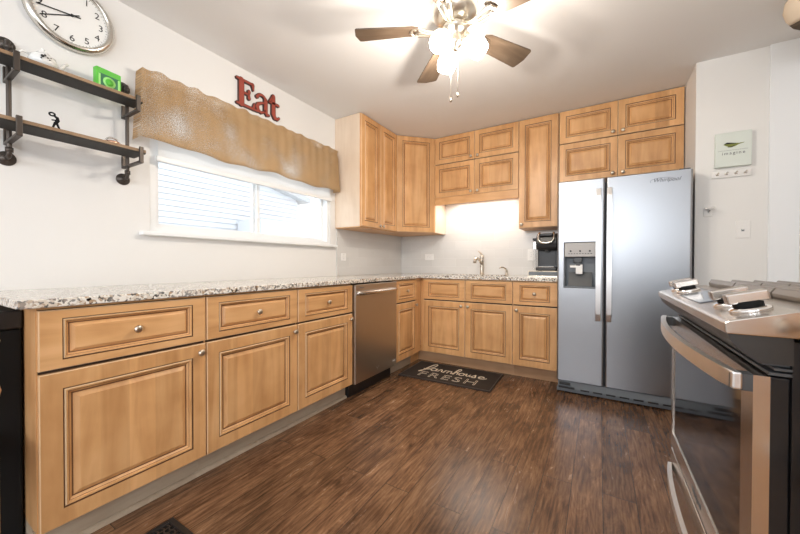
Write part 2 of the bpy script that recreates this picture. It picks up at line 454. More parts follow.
# ------------------------------------------------------------------ mesh helpers
class MB:
    def __init__(s):
        s.bm = bmesh.new()
        s.mi = 0

    def _tag(s, faces):
        for f in faces:
            f.material_index = s.mi

    def box(s, x0, x1, y0, y1, z0, z1, bev=0.0, seg=2):
        n = len(s.bm.faces)
        vs = [s.bm.verts.new(p) for p in ((x0, y0, z0), (x1, y0, z0), (x1, y1, z0), (x0, y1, z0), (x0, y0, z1), (x1, y0, z1), (x1, y1, z1), (x0, y1, z1))]
        fs = [s.bm.faces.new([vs[i] for i in q]) for q in ((0, 3, 2, 1), (4, 5, 6, 7), (0, 1, 5, 4), (1, 2, 6, 5), (2, 3, 7, 6), (3, 0, 4, 7))]
        s._tag(fs)
        if bev > 0:
            es = list({e for f in fs for e in f.edges})
            r = bmesh.ops.bevel(s.bm, geom=es, offset=bev, segments=seg, profile=0.5, affect='EDGES')
            s._tag(r['faces'])
        return s

    def prism(s, pts, axis, a, b, bev=0.0):
        """extrude a 2D polygon along axis from a to b"""
        def P(p, t):
            return {'x': (t, p[0], p[1]), 'y': (p[0], t, p[1]), 'z': (p[0], p[1], t)}[axis]
        lo = [s.bm.verts.new(P(p, a)) for p in pts]
        hi = [s.bm.verts.new(P(p, b)) for p in pts]
        n = len(pts)
        fs = [s.bm.faces.new(lo[::-1]), s.bm.faces.new(hi)]
        for i in range(n):
            fs.append(s.bm.faces.new((lo[i], lo[(i + 1) % n], hi[(i + 1) % n], hi[i])))
        s._tag(fs)
        if bev > 0:
            es = list({e for f in fs for e in f.edges})
            r = bmesh.ops.bevel(s.bm, geom=es, offset=bev, segments=2, profile=0.5, affect='EDGES')
            s._tag(r['faces'])
        return s

    def tube(s, path, r, seg=12, closed=False, sx=1.0):
        P = [Vector(p) for p in path]
        n = len(P)
        rs = r if isinstance(r, (list, tuple)) else [r] * n
        rings = []
        up = None
        for i in range(n):
            if closed:
                t = (P[(i + 1) % n] - P[i - 1]).normalized()
            else:
                t = (P[min(i + 1, n - 1)] - P[max(i - 1, 0)]).normalized()
            if up is None:
                up = Vector((0, 0, 1)) if abs(t.z) < 0.9 else Vector((1, 0, 0))
            u = (up - t * up.dot(t)).normalized()
            v = t.cross(u)
            up = u
            rings.append([s.bm.verts.new(P[i] + rs[i] * (math.cos(2 * PI * k / seg) * u * sx + math.sin(2 * PI * k / seg) * v)) for k in range(seg)])
        fs = []
        m = n if closed else n - 1
        for i in range(m):
            a, b = rings[i], rings[(i + 1) % n]
            for k in range(seg):
                fs.append(s.bm.faces.new((a[k], a[(k + 1) % seg], b[(k + 1) % seg], b[k])))
        for f in fs:
            f.smooth = True
        if not closed:
            fs.append(s.bm.faces.new(rings[0][::-1]))
            fs.append(s.bm.faces.new(rings[-1]))
        s._tag(fs)
        return s

    def lathe(s, prof, loc=(0, 0, 0), rot=None, seg=28, smooth=True, caps=True):
        """profile (r, h) turned about local z, placed by loc and rot (Matrix)"""
        T = Matrix.Translation(loc) @ (rot.to_4x4() if rot else Matrix.Identity(4))
        rings = []
        for r, h in prof:
            if r < 1e-6:
                rings.append([s.bm.verts.new(T @ Vector((0, 0, h)))])
            else:
                rings.append([s.bm.verts.new(T @ Vector((r * math.cos(2 * PI * k / seg), r * math.sin(2 * PI * k / seg), h))) for k in range(seg)])
        fs = []
        for a, b in zip(rings, rings[1:]):
            for k in range(seg):
                k2 = (k + 1) % seg
                if len(a) == 1 and len(b) == 1:
                    continue
                if len(a) == 1:
                    fs.append(s.bm.faces.new((a[0], b[k2], b[k])))
                elif len(b) == 1:
                    fs.append(s.bm.faces.new((a[k], a[k2], b[0])))
                else:
                    fs.append(s.bm.faces.new((a[k], a[k2], b[k2], b[k])))
        if caps and len(rings[0]) > 1:
            fs.append(s.bm.faces.new(rings[0][::-1]))
        if caps and len(rings[-1]) > 1:
            fs.append(s.bm.faces.new(rings[-1]))
        for f in fs:
            f.smooth = smooth and len(f.verts) <= 4
        s._tag(fs)
        return s

    def stroke(s, pts, w, T, depth, cap=True):
        """flat lettering stroke: 2D points with width(s), laid by matrix T, raised by depth"""
        n = len(pts)
        ws = w if isinstance(w, (list, tuple)) else [w] * n
        L_, R_ = [], []
        for i in range(n):
            a = Vector(pts[max(i - 1, 0)]); b = Vector(pts[min(i + 1, n - 1)])
            t = (b - a).normalized()
            nn = Vector((-t.y, t.x))
            p = Vector(pts[i])
            L_.append(p + nn * ws[i] / 2); R_.append(p - nn * ws[i] / 2)
        for lay in (1,):
            lo = [s.bm.verts.new(T @ Vector((q.x, q.y, 0))) for q in L_ + R_]
            hi = [s.bm.verts.new(T @ Vector((q.x, q.y, depth))) for q in L_ + R_]
            fs = []
            for i in range(n - 1):
                fs.append(s.bm.faces.new((hi[i], hi[i + 1], hi[n + i + 1], hi[n + i])))
                fs.append(s.bm.faces.new((lo[i + 1], lo[i], lo[n + i], lo[n + i + 1])))
                fs.append(s.bm.faces.new((lo[i], lo[i + 1], hi[i + 1], hi[i])))
                fs.append(s.bm.faces.new((lo[n + i + 1], lo[n + i], hi[n + i], hi[n + i + 1])))
            fs.append(s.bm.faces.new((lo[0], hi[0], hi[n], lo[n])))
            fs.append(s.bm.faces.new((lo[n - 1], lo[2 * n - 1], hi[2 * n - 1], hi[n - 1])))
            s._tag(fs)
        if cap:
            for p, r in ((pts[0], ws[0] / 2), (pts[-1], ws[-1] / 2)):
                s.lathe([(r, 0), (r, depth * 0.98)], rot=None, seg=10, smooth=False, loc=(0, 0, 0)) if False else s._disc(p, r, T, depth * 0.97)
        return s

    def _disc(s, p, r, T, d):
        seg = 10
        lo = [s.bm.verts.new(T @ Vector((p[0] + r * math.cos(2 * PI * k / seg), p[1] + r * math.sin(2 * PI * k / seg), 0))) for k in range(seg)]
        hi = [s.bm.verts.new(T @ Vector((p[0] + r * math.cos(2 * PI * k / seg), p[1] + r * math.sin(2 * PI * k / seg), d))) for k in range(seg)]
        fs = [s.bm.faces.new(hi), s.bm.faces.new(lo[::-1])]
        for k in range(seg):
            fs.append(s.bm.faces.new((lo[k], lo[(k + 1) % seg], hi[(k + 1) % seg], hi[k])))
        s._tag(fs)

    def build(s, name, mats, parent=None, loc=None, rotz=0, kind=None, label=None, cat=None, group=None, fix=True):
        if fix:
            bmesh.ops.recalc_face_normals(s.bm, faces=s.bm.faces)
        me = bpy.data.meshes.new(name)
        s.bm.to_mesh(me)
        s.bm.free()
        for m in (mats if isinstance(mats, (list, tuple)) else [mats]):
            me.materials.append(m)
        o = bpy.data.objects.new(name, me)
        C.objects.link(o)
        if parent:
            o.parent = parent
        if loc:
            o.location = loc
        o.rotation_euler.z = rotz
        tag(o, label, cat, group, kind)
        return o


def tag(o, label=None, cat=None, group=None, kind=None):
    for k, v in (('label', label), ('category', cat), ('group', group), ('kind', kind)):
        if v:
            o[k] = v


def thing(name, label, cat, loc=(0, 0, 0), rotz=0, group=None):
    o = bpy.data.objects.new(name, None)
    o.empty_display_size = 0.1
    C.objects.link(o)
    o.location = loc
    o.rotation_euler = (0, 0, rotz)
    tag(o, label, cat, group)
    return o


def arc(cx, cy, r, a0, a1, n=10, ry=None):
    ry = ry or r
    return [(cx + r * math.cos(R(a0 + (a1 - a0) * i / n)), cy + ry * math.sin(R(a0 + (a1 - a0) * i / n))) for i in range(n + 1)]


def bez(p0, p1, p2, p3, n=10):
    out = []
    for i in range(n + 1):
        t = i / n
        out.append(tuple((1 - t) ** 3 * a + 3 * (1 - t) ** 2 * t * b + 3 * (1 - t) * t * t * c + t ** 3 * d for a, b, c, d in zip(p0, p1, p2, p3)))
    return out


def text_mesh(name, txt, size, m, T, parent, depth=0.0006, align='CENTER', shear=0.0, spacing=1.0, label=None, offset=0.0):
    cu = bpy.data.curves.new('lettering', 'FONT')
    cu.body = txt
    cu.size = size
    cu.align_x = align
    cu.align_y = 'CENTER'
    cu.extrude = depth
    cu.shear = shear
    cu.space_character = spacing
    cu.offset = offset
    cu.resolution_u = 3
    tmp = bpy.data.objects.new('lettering_source', cu)
    C.objects.link(tmp)
    dg = bpy.context.evaluated_depsgraph_get()
    me = bpy.data.meshes.new_from_object(tmp.evaluated_get(dg))
    C.objects.unlink(tmp)
    bpy.data.objects.remove(tmp)
    me.transform(T)
    me.materials.clear()
    me.materials.append(m)
    me.name = name
    o = bpy.data.objects.new(name, me)
    C.objects.link(o)
    o.parent = parent
    if label:
        o['label'] = label
    return o


def basis(origin, ex, ey):
    """matrix whose x and y axes run along ex, ey on a surface"""
    ex = Vector(ex).normalized(); ey = Vector(ey).normalized(); ez = ex.cross(ey)
    m = Matrix((ex, ey, ez)).transposed().to_4x4()
    return Matrix.Translation(origin) @ m


# ------------------------------------------------------------------ the room
H = 2.447
XR = 3.30
YB = -6.9
MB().box(-0.1, XR + 0.1, YB - 0.1, 0.1, -0.08, 0.0).build('floor', M['floor'], kind='structure')
MB().box(-0.1, XR + 0.1, YB - 0.1, 0.1, H, H + 0.1).build('ceiling', M['ceil'], kind='structure')
wy0, wy1, wz0, wz1 = -2.835, -1.335, 1.215, 2.03
b = MB()
b.box(-0.14, 0, YB - 0.1, wy0, 0, H); b.box(-0.14, 0, wy1, 0.1, 0, H)
b.box(-0.14, 0, wy0, wy1, 0, wz0); b.box(-0.14, 0, wy0, wy1, wz1, H)
b.build('wall_left', M['wall'], kind='structure')
MB().box(-0.1, 2.81, 0, 0.12, 0, H).build('wall_back', M['wall'], kind='structure')
MB().box(2.805, XR + 0.1, -0.654, 0.12, 0, H).build('wall_alcove', M['wallr'], kind='structure')
b = MB()
b.box(XR, XR + 0.12, -4.75, -0.6, 0, H); b.box(XR, XR + 0.12, YB - 0.1, -6.45, 0, H)
b.box(XR, XR + 0.12, -6.45, -4.75, 0, 0.40); b.box(XR, XR + 0.12, -6.45, -4.75, 2.30, H)
b.build('wall_right', M['wallr'], kind='structure')
b = MB()
for y_ in (-6.45, -5.63, -4.81):
    b.box(XR + 0.03, XR + 0.09, y_, y_ + 0.06, 0.40, 2.30)
b.box(XR + 0.03, XR + 0.09, -6.39, -4.81, 0.40, 0.46); b.box(XR + 0.03, XR + 0.09, -6.39, -4.81, 2.24, 2.30)
b.build('added_side_window', M['vinyl'], kind='structure')  # invented window, added around the side daylight lamp, out of view
MB().box(3.165, XR, -0.672, -0.654, 0, H, 0.002).build('trim_1', M['trimw'], kind='structure')
# unseen rear wall; its high window is invented to go with the daylight lamp
b = MB()
b.box(-0.1, 0.3, YB - 0.12, YB, 0, H); b.box(2.9, XR + 0.1, YB - 0.12, YB, 0, H); b.box(0.3, 2.9, YB - 0.12, YB, 2.22, H); b.box(0.3, 2.9, YB - 0.12, YB, 0, 1.42)
b.build('wall_rear', M['wallr'], kind='structure')
b = MB()
for x in (0.3, 1.57, 2.84):
    b.box(x, x + 0.06, YB - 0.08, YB - 0.02, 1.42, 2.22, 0.004)
b.box(0.3, 2.9, YB - 0.08, YB - 0.02, 2.16, 2.22); b.box(0.3, 2.9, YB - 0.08, YB - 0.02, 1.42, 1.48)
b.build('added_rear_window', M['vinyl'], kind='structure')

# shoe moulding along the left cabinets
b = MB()
b.prism([(0.556, 0.0), (0.556, 0.019), (0.562, 0.018), (0.569, 0.012), (0.572, 0.0)], 'y', -3.41, -1.768)
b.build('trim_2', M['toe'], kind='structure')

# backsplash tile slabs
MB().box(0.0, 0.008, -1.252, -0.009, 0.914, 1.384).build('tile_backsplash', M['tiley'], label='white subway tile backsplash on the left wall beside the window', cat='backsplash')
b = MB()
b.box(0.009, 1.935, -0.008, 0.0, 0.914, 1.384); b.box(0.63, 1.542, -0.008, 0.0, 1.384, 1.80)
b.build('tile_backsplash', M['tilex'], label='glossy white subway tile backsplash behind the sink, lit from above', cat='backsplash')

# ------------------------------------------------------------------ window
win = bpy.data.objects.new('window_1', None); C.objects.link(win); win['kind'] = 'structure'
b = MB()
gx = -0.07
# outer frame
b.box(-0.12, -0.01, wy0 + 0.0006, wy0 + 0.035, wz0 + 0.030, wz1 - 0.030)
b.box(-0.12, -0.01, wy1 - 0.035, wy1 - 0.0006, wz0 + 0.030, wz1 - 0.030)
b.box(-0.12, -0.009, wy0 + 0.0006, wy1 - 0.0006, wz0 + 0.0006, wz0 + 0.03)
b.box(-0.12, -0.009, wy0 + 0.0006, wy1 - 0.0006, wz1 - 0.03, wz1 - 0.0006)
b.build('window_frame', M['vinyl'], win)
ym = -2.112
for (ya, yb, xx) in ((wy0 + 0.035, ym + 0.03, -0.055), (ym - 0.012, wy1 - 0.035, -0.08)):
    s = MB()
    t = 0.026
    s.box(xx - 0.015, xx + 0.015, ya + 0.0006, ya + t, wz0 + 0.0306, wz1 - 0.0306)
    s.box(xx - 0.015, xx + 0.015, yb - t, yb - 0.0006, wz0 + 0.0306, wz1 - 0.0306)
    s.box(xx - 0.014, xx + 0.014, ya + t, yb - t, wz0 + 0.0306, wz0 + 0.03 + t)
    s.box(xx - 0.014, xx + 0.014, ya + t, yb - t, wz1 - 0.03 - t, wz1 - 0.0306)
    so = s.build('window_sash', M['vinyl'], win)
    MB().box(xx - 0.003, xx + 0.003, ya + t, yb - t, wz0 + 0.03 + t, wz1 - 0.03 - t).build('window_pane', M['glass'], so)
# latch
b = MB(); b.box(-0.04, -0.02, ym - 0.008, ym + 0.012, 1.40, 1.47, 0.004); b.box(-0.03, -0.012, ym - 0.003, ym + 0.006, 1.38, 1.42, 0.003)
b.build('window_latch', M['white'], win)
b = MB(); b.box(0.0006, 0.05, wy0 - 0.055, wy1 + 0.055, 1.193, 1.215, 0.004)
b.build('window_sill', M['vinyl'], win)

# roller shade behind the valance
t = thing('roller_blind', 'white roller shade half lowered in the window behind the burlap valance', 'roller blind', (0.03, -2.085, 1.625))
b = MB(); b.box(-0.003, 0.0, -0.72, 0.72, 0.03, 0.36)
b.build('shade_cloth', M['blind'], t)
b = MB(); b.box(-0.012, 0.012, -0.73, 0.73, 0.0, 0.034, 0.005)
b.build('bottom_rail', M['vinyl'], t)
b = MB(); b.box(-0.018, 0.03, -0.75, 0.75, 0.36, 0.42, 0.008)
b.build('head_rail', M['vinyl'], t)

# valance
val = thing('window_valance', 'tan burlap valance gathered on a rod over the window', 'valance', (0.0, -2.11, 1.70))
b = MB()
NY, NZ = 180, 16
random.seed(4)
ph = [random.uniform(0, 6.28) for _ in range(6)]
def vx(y, f):
    a = 0.085 + 0.0035 * (1 - f) * (math.sin(y * 17 + ph[0]) + 0.8 * math.sin(y * 29 + ph[1]) + math.sin(y * 7)) + 0.0022 * math.sin(y * 75 + ph[2]) * (0.4 + f)
    a += 0.008 * (1 - f)
    return a
hw = 0.79
path = []
for i in range(9):
    path.append(('L', i / 8))
grid = []
cols = [(-hw, 0.004 + 0.07 * k / 5) for k in range(5)] + [(-hw + 2 * hw * i / NY, None) for i in range(NY + 1)] + [(hw, 0.074 - 0.07 * k / 5) for k in range(1, 6)]
for (yy, xx) in cols:
    col = []
    for j in range(NZ + 1):
        f = j / NZ
        z = 0.015 + f * 0.385
        bot = 0.008 * math.sin(yy * 9 + 1.0) + 0.005 * math.sin(yy * 23)
        z += (1 - f) * bot
        x = vx(yy, f) if xx is None else xx
        if f > 0.86:
            x -= 0.012 * math.sin((f - 0.86) / 0.14 * PI)   # pinched at the rod pocket
            z += 0.004 * math.sin(yy * 60 + ph[3])
        if f < 0.13:
            x += 0.004
        if f == 1.0:
            z += 0.010 + 0.008 * math.sin(yy * 48 + ph[4]) * math.sin(yy * 11)
        flare = (1 - f) * 0.02 * max(0, (abs(yy) / hw - 0.93) / 0.07) * (1 if yy > 0 else -1)
        col.append(b.bm.verts.new((x, yy + flare, z)))
    grid.append(col)
for a, c in zip(grid, grid[1:]):
    for j in range(NZ):
        f = b.bm.faces.new((a[j], c[j], c[j + 1], a[j + 1])); f.smooth = True
vo = b.build('valance_cloth', M['burlap'], val)
md = vo.modifiers.new('thickness', 'SOLIDIFY'); md.thickness = 0.0015; md.offset = -1
b = MB()
z = 0.36
b.tube([(0.005, -0.77, z), (0.055, -0.77, z), (0.067, -0.755, z), (0.067, 0.755, z), (0.055, 0.77, z), (0.005, 0.77, z)], 0.006, 8)
b.build('curtain_rod', M['white'], val)


# ------------------------------------------------------------------ cabinet fronts
PROF = [  # inset beyond stile, height, material (0 wood 1 glaze 2 pale highlight)
    (0.000, 0.0000, 0), (0.002, -0.004, 1), (0.0045, -0.004, 1), (0.008, 0.0015, 2), (0.013, 0.0005, 0), (0.0155, -0.006, 0), (0.017, -0.0065, 1),
    (0.024, -0.0125, 0), (0.027, -0.013, 1), (0.0285, -0.013, 1), (0.045, -0.003, 0)]


def front(name, mats, parent, x0, x1, z0, z1, y=0.0, t=0.02, sx=0.058, sz=0.058, ms=1.0):
    """raised-panel front facing local -y; y is its back plane"""
    b = MB()
    bm = b.bm
    rings = [(0, 0, t, 0), (0.0, 0.0, 0.003, 0), (0.003, 0.003, 0.0, 2)]
    rings += [(sx + a * ms, sz + a * ms, -h, m) for a, h, m in PROF]
    prev = None
    for (ix, iz, d, mi) in rings:
        yy = y - t + d
        lp = [bm.verts.new(p) for p in ((x0 + ix, yy, z0 + iz), (x1 - ix, yy, z0 + iz), (x1 - ix, yy, z1 - iz), (x0 + ix, yy, z1 - iz))]
        if prev:
            for k in range(4):
                f = bm.faces.new((prev[k], prev[(k + 1) % 4], lp[(k + 1) % 4], lp[k]))
                f.material_index = mi
        else:
            bm.faces.new(lp[::-1])
        prev = lp
    bm.faces.new(prev).material_index = 0
    return b.build(name, mats, parent, fix=True)


DM = None


def door(parent, x0, x1, z0, z1, knob=None, **k):
    d = front('door', [M['wood'], M['glaze'], M['edge']], parent, x0, x1, z0, z1, **k)
    if knob:
        add_knob(d, *knob)
    return d


def drawer(parent, x0, x1, z0, z1, knob=True, name='drawer', **k):
    d = front(name, [M['woodh'], M['glaze'], M['edge']], parent, x0, x1, z0, z1, sz=0.030, ms=0.75, **k)
    if knob:
        add_knob(d, (x0 + x1) / 2, (z0 + z1) / 2, -0.004)
    return d


def add_knob(parent, x, z, dy=0.0, y=-0.02):
    b = MB()
    rot = Matrix.Rotation(PI / 2, 3, 'X')   # local z -> -y
    b.lathe([(0.007, -0.004), (0.0065, 0.003), (0.005, 0.010), (0.0075, 0.014), (0.0145, 0.018), (0.0158, 0.0225), (0.013, 0.027), (0.007, 0.0295), (0.0, 0.030)], (x, y - dy if dy < 0 else y, z), rot, 20)
    return b.build('knob', M['nickelwarm'], parent)


def base_cabinet(loc, rotz, w, label, fronts, end_left=False, toe='toe', group=None, filler=None):
    t = thing('base_cabinet', label, 'cabinet', loc, rotz, group)
    b = MB()
    b.box(0.0, w, 0.0, 0.60, 0.112, 0.882)
    b.mi = 1
    b.box(0.004, w - 0.004, -0.0012, 0.0, 0.113, 0.874)
    b.build('cabinet_body', [M['wood'], M['gap']], t)
    b = MB(); b.box(0, w, 0.055, 0.58, 0.0, 0.112)
    b.build('toe_kick', M[toe], t)
    fronts(t)
    return t


ZD0, ZD1, ZR0, ZR1 = 0.117, 0.655, 0.667, 0.872
G = 0.0025
Y = [-3.4138, -2.860, -2.302, -1.7675, -1.155, -0.735]
# left run, local x runs along +y, front looks to +x
def fr_simple(w, kn=True, knd='R'):
    def f(t):
        drawer(t, G, w - G, ZR0, ZR1, knob=kn, sx=0.058)
        door(t, G, w - G, ZD0, ZD1, knob=((w - 0.032) if knd == 'R' else 0.034, 0.617))
    return f
labs = ['honey maple base cabinet nearest the camera, largest drawer front, at the left end',
        'honey maple base cabinet second from the left end, under the left window pane',
        'honey maple base cabinet just left of the dishwasher']
lend = []
for i in range(3):
    w = Y[i + 1] - Y[i] - 0.0005
    t = base_cabinet((0.61, Y[i], 0), R(90), w, labs[i], fr_simple(w), group='base cabinets along the window wall')
w = Y[5] - Y[4] - 0.001
def fr_narrow(t):
    drawer(t, 0.01, w - G, ZR0, ZR1, sx=0.05)
    door(t, 0.01, w - G, ZD0, ZD1, knob=(w - 0.034, 0.617), sx=0.05)
base_cabinet((0.61, Y[4], 0), R(90), w, 'narrow maple base cabinet between the dishwasher and the corner', fr_narrow, group='base cabinets along the window wall')
# corner filler post
MB().box(0.0, 0.61, -0.733, -0.612, 0.112, 0.882).box(0.0, 0.555, -0.733, -0.556, 0.0, 0.112).build('corner_cabinet', M['wood'], label='plain maple filler panel in the inner corner of the base cabinets', cat='cabinet')
# sink base
bx = [0.646, 1.1045, 1.5570, 1.930]
def fr_sink(t):
    w = bx[2] - bx[0]; h = bx[1] - bx[0]
    drawer(t, 0.004, h - G, ZR0, ZR1, knob=False, name='false_drawer_front')
    drawer(t, h + G, w - G, ZR0, ZR1, knob=False, name='false_drawer_front')
    door(t, 0.004, h - G, ZD0, ZD1, knob=(h - 0.036, 0.617))
    door(t, h + G, w - G, ZD0, ZD1, knob=(h + 0.034, 0.617))
t = thing('sink_cabinet', 'maple sink base cabinet with two doors and two false drawer fronts', 'cabinet', (bx[0], -0.61, 0))
wS = bx[2] - bx[0] - 0.0005
b = MB()
b.box(0.0, 0.018, 0.0, 0.60, 0.112, 0.882); b.box(wS - 0.018, wS, 0.0, 0.60, 0.112, 0.882); b.box(0.018, wS - 0.018, 0.0, 0.60, 0.112, 0.13)
b.box(0.018, wS - 0.018, 0.0, 0.018, 0.13, 0.882); b.box(0.018, wS - 0.018, 0.585, 0.60, 0.13, 0.882)
b.mi = 1; b.box(0.004, wS - 0.004, -0.0012, 0.0, 0.113, 0.874)
b.build('cabinet_body', [M['wood'], M['gap']], t)
MB().box(-0.09, wS, 0.055, 0.58, 0, 0.112).build('toe_kick', M['toewood'], t)
MB().box(-0.034, -0.0005, 0.0, 0.3, 0.112, 0.882).build('filler_strip', M['wood'], t)
fr_sink(t)
w = bx[3] - bx[2]
def fr_r(t):
    drawer(t, G, w - 0.004, ZR0, ZR1)
    door(t, G, w - 0.004, ZD0, ZD1, knob=(0.036, 0.617))
base_cabinet((bx[2], -0.61, 0), 0, w, 'maple base cabinet between the sink cabinet and the refrigerator', fr_r, toe='toewood')

# ------------------------------------------------------------------ wall cabinets
UB = 1.386
UT = H - 0.004


def wall_box(t, w, z0, z1, d=0.305, mats=None, x0=0.0):
    b = MB()
    b.box(x0, w, 0, d - 0.002, z0, z1)
    b.mi = 1
    b.box(x0 + 0.004, w - 0.004, -0.0012, 0.0, z0 + 0.004, z1 - 0.002)
    return b.build('cabinet_body', [mats or M['wood'], M['gap']], t)


L1 = -1.267
t = thing('wall_cabinet', 'two-door maple wall cabinet beside the window, pale end panel', 'cabinet', (0.305, L1, 0), R(90))
w = -0.63 - L1
wall_box(t, w, UB, UT)
MB().box(-0.0035, -0.0005, 0.0, 0.303, UB, UT).build('end_panel', M['endpanel'], t, label='pale end panel')
MB().box(0.0, w, 0.004, 0.30, UB - 0.008, UB - 0.0005).build('bottom_board', M['wood'], t)
door(t, G, w / 2 - 0.0015, UB + 0.002, UT - 0.003, knob=(w / 2 - 0.03, UB + 0.028), sx=0.052, sz=0.052)
door(t, w / 2 + 0.0015, w - G, UB + 0.002, UT - 0.003, knob=(w / 2 + 0.03, UB + 0.028), sx=0.052, sz=0.052)

t = thing('corner_wall_cabinet', 'diagonal single-door maple wall cabinet in the corner', 'cabinet', (0, 0, 0))
b = MB()
b.prism([(0.002, -0.629), (0.305, -0.629), (0.629, -0.305), (0.629, -0.009), (0.002, -0.009)], 'z', UB, UT)
b.mi = 0
b.build('cabinet_body', [M['wood']], t)
MB().box(0.629, 0.632, -0.303, -0.009, UB, UT).build('end_panel', M['endpanel'], t)
dl = math.hypot(0.324, 0.324)
e = bpy.data.objects.new('door_frame', None)
hold = front('door', [M['wood'], M['glaze'], M['edge']], t, 0.012, dl - 0.012, UB + 0.002, UT - 0.003, sx=0.06, sz=0.052)
hold.location = (0.305, -0.629, 0)
hold.rotation_euler.z = R(45)
bpy.data.objects.remove(e)

def wall_cab(x0, x1, z0, z1, label, layout, name='wall_cabinet'):
    t = thing(name, label, 'cabinet', (x0, -0.305, 0))
    wall_box(t, x1 - x0, z0, z1, 0.296)
    layout(t, x1 - x0)
    return t
ZM = 2.140
def lay_sink(t, w):
    m = 1.093 - 0.634
    for a, c, side in ((G, m - 0.0015, 'R'), (m + 0.0015, w - G, 'L')):
        kx = (c - 0.035) if side == 'R' else (a + 0.035)
        door(t, a, c, 1.775, ZM - 0.004, knob=(kx, 1.775 + 0.03), sx=0.052, sz=0.05)
        door(t, a, c, ZM + 0.004, UT - 0.003, knob=(kx, ZM + 0.034), sx=0.052, sz=0.05)
    MB().box(0.0, w, -0.018, 0.004, 1.69, 1.773, 0.002).build('light_valance', M['woodh'], t)
wall_cab(0.634, 1.541, 1.773, UT, 'four-door maple wall cabinet above the sink, with a valance board below', lay_sink)
def lay_tall(t, w):
    door(t, G, w - G, UB + 0.002, UT - 0.003, knob=(0.032, UB + 0.034), sx=0.055, sz=0.055)
wall_cab(1.5425, 1.894, UB, UT, 'tall single-door maple wall cabinet above the coffee maker', lay_tall)
def lay_fr(t, w):
    m = 2.363 - 1.900
    for a, c, side in ((0.010, m - 0.0015, 'R'), (m + 0.0015, w - G, 'L')):
        kx = (c - 0.035) if side == 'R' else (a + 0.035)
        door(t, a, c, 1.79, ZM - 0.004, knob=(kx, 1.79 + 0.03), sx=0.052, sz=0.05)
        door(t, a, c, ZM + 0.004, UT - 0.003, knob=(kx, ZM + 0.034), sx=0.052, sz=0.05)
wall_cab(1.8955, 2.8, 1.788, UT, 'four-door maple wall cabinet above the refrigerator', lay_fr)

# ------------------------------------------------------------------ countertop and sink
t0, t1 = 0.8835, 0.913
cf = 0.645
sx0, sx1, sy0, sy1 = 0.78, 1.43, -0.50, -0.13
b = MB()
b.box(0.001, cf, -3.462, -cf, t0, t1, 0.004)
b.box(0.001, sx0, -cf, -0.009, t0, t1); b.box(sx1, 1.932, -cf, -0.009, t0, t1)
b.box(sx0, sx1, -cf, sy0, t0, t1); b.box(sx0, sx1, sy1, -0.009, t0, t1)
b.build('countertop', M['granite'], label='L-shaped speckled granite countertop over the base cabinets', cat='countertop')
b = MB()
b.box(sx0 - 0.001, sx0 + 0.004, sy0, sy1, 0.70, 0.880); b.box(sx1 - 0.004, sx1 + 0.001, sy0, sy1, 0.70, 0.880)
b.box(sx0, sx1, sy0 - 0.001, sy0 + 0.004, 0.70, 0.880); b.box(sx0, sx1, sy1 - 0.004, sy1 + 0.001, 0.70, 0.880)
b.box(sx0, sx1, sy0, sy1, 0.696, 0.701)
b.box(sx0 - 0.02, sx1 + 0.02, sy0 - 0.02, sy0, 0.8785, 0.8825); b.box(sx0 - 0.02, sx1 + 0.02, sy1, sy1 + 0.02, 0.8785, 0.8825)
b.box(sx0 - 0.02, sx0, sy0, sy1, 0.8785, 0.8825); b.box(sx1, sx1 + 0.02, sy0, sy1, 0.8785, 0.8825)
si = b.build('undermount_sink', M['nickel'], label='stainless undermount sink basin set in the granite below the faucet', cat='sink')
b = MB(); b.lathe([(0.045, 0.7012), (0.045, 0.704), (0.03, 0.705), (0.0, 0.7035)], (1.105, -0.31, 0)); b.build('drain', M['chrome'], si)

# faucet
f = thing('kitchen_faucet', 'brushed nickel single-handle faucet behind the sink', 'faucet', (1.105, -0.085, t1))
b = MB()
b.lathe([(0.028, 0.0), (0.028, 0.006), (0.022, 0.012), (0.020, 0.05), (0.019, 0.16), (0.020, 0.19), (0.021, 0.205), (0.017, 0.215), (0.0, 0.218)])
b.build('faucet_body', M['nickelwarm'], f)
b = MB()
b.tube([(0, -0.01, 0.12), (-0.008, -0.05, 0.158), (-0.018, -0.10, 0.182), (-0.026, -0.135, 0.178), (-0.030, -0.152, 0.158), (-0.031, -0.155, 0.13)], [0.015, 0.0155, 0.016, 0.0165, 0.0165, 0.0175], 14)
b.build('spout', M['nickelwarm'], f)
b = MB()
b.tube([(0, 0, 0.21), (-0.004, -0.004, 0.225), (-0.018, -0.012, 0.245), (-0.035, -0.02, 0.262), (-0.042, -0.024, 0.264)], [0.013, 0.012, 0.008, 0.007, 0.005], 12)
b.build('lever', M['nickelwarm'], f)
f = thing('soap_dispenser', 'small brushed nickel soap dispenser with a curved spout, right of the faucet', 'soap dispenser', (1.375, -0.085, t1))
b = MB(); b.lathe([(0.02, 0), (0.02, 0.005), (0.012, 0.012), (0.010, 0.035), (0.013, 0.04), (0.012, 0.05), (0, 0.052)])
b.build('pump_base', M['nickelwarm'], f)
b = MB(); b.tube([(0, 0, 0.045), (-0.008, -0.012, 0.068), (-0.026, -0.036, 0.084), (-0.048, -0.066, 0.084), (-0.056, -0.078, 0.074)], [0.009, 0.009, 0.008, 0.007, 0.006], 10)
b.build('spout', M['nickelwarm'], f)

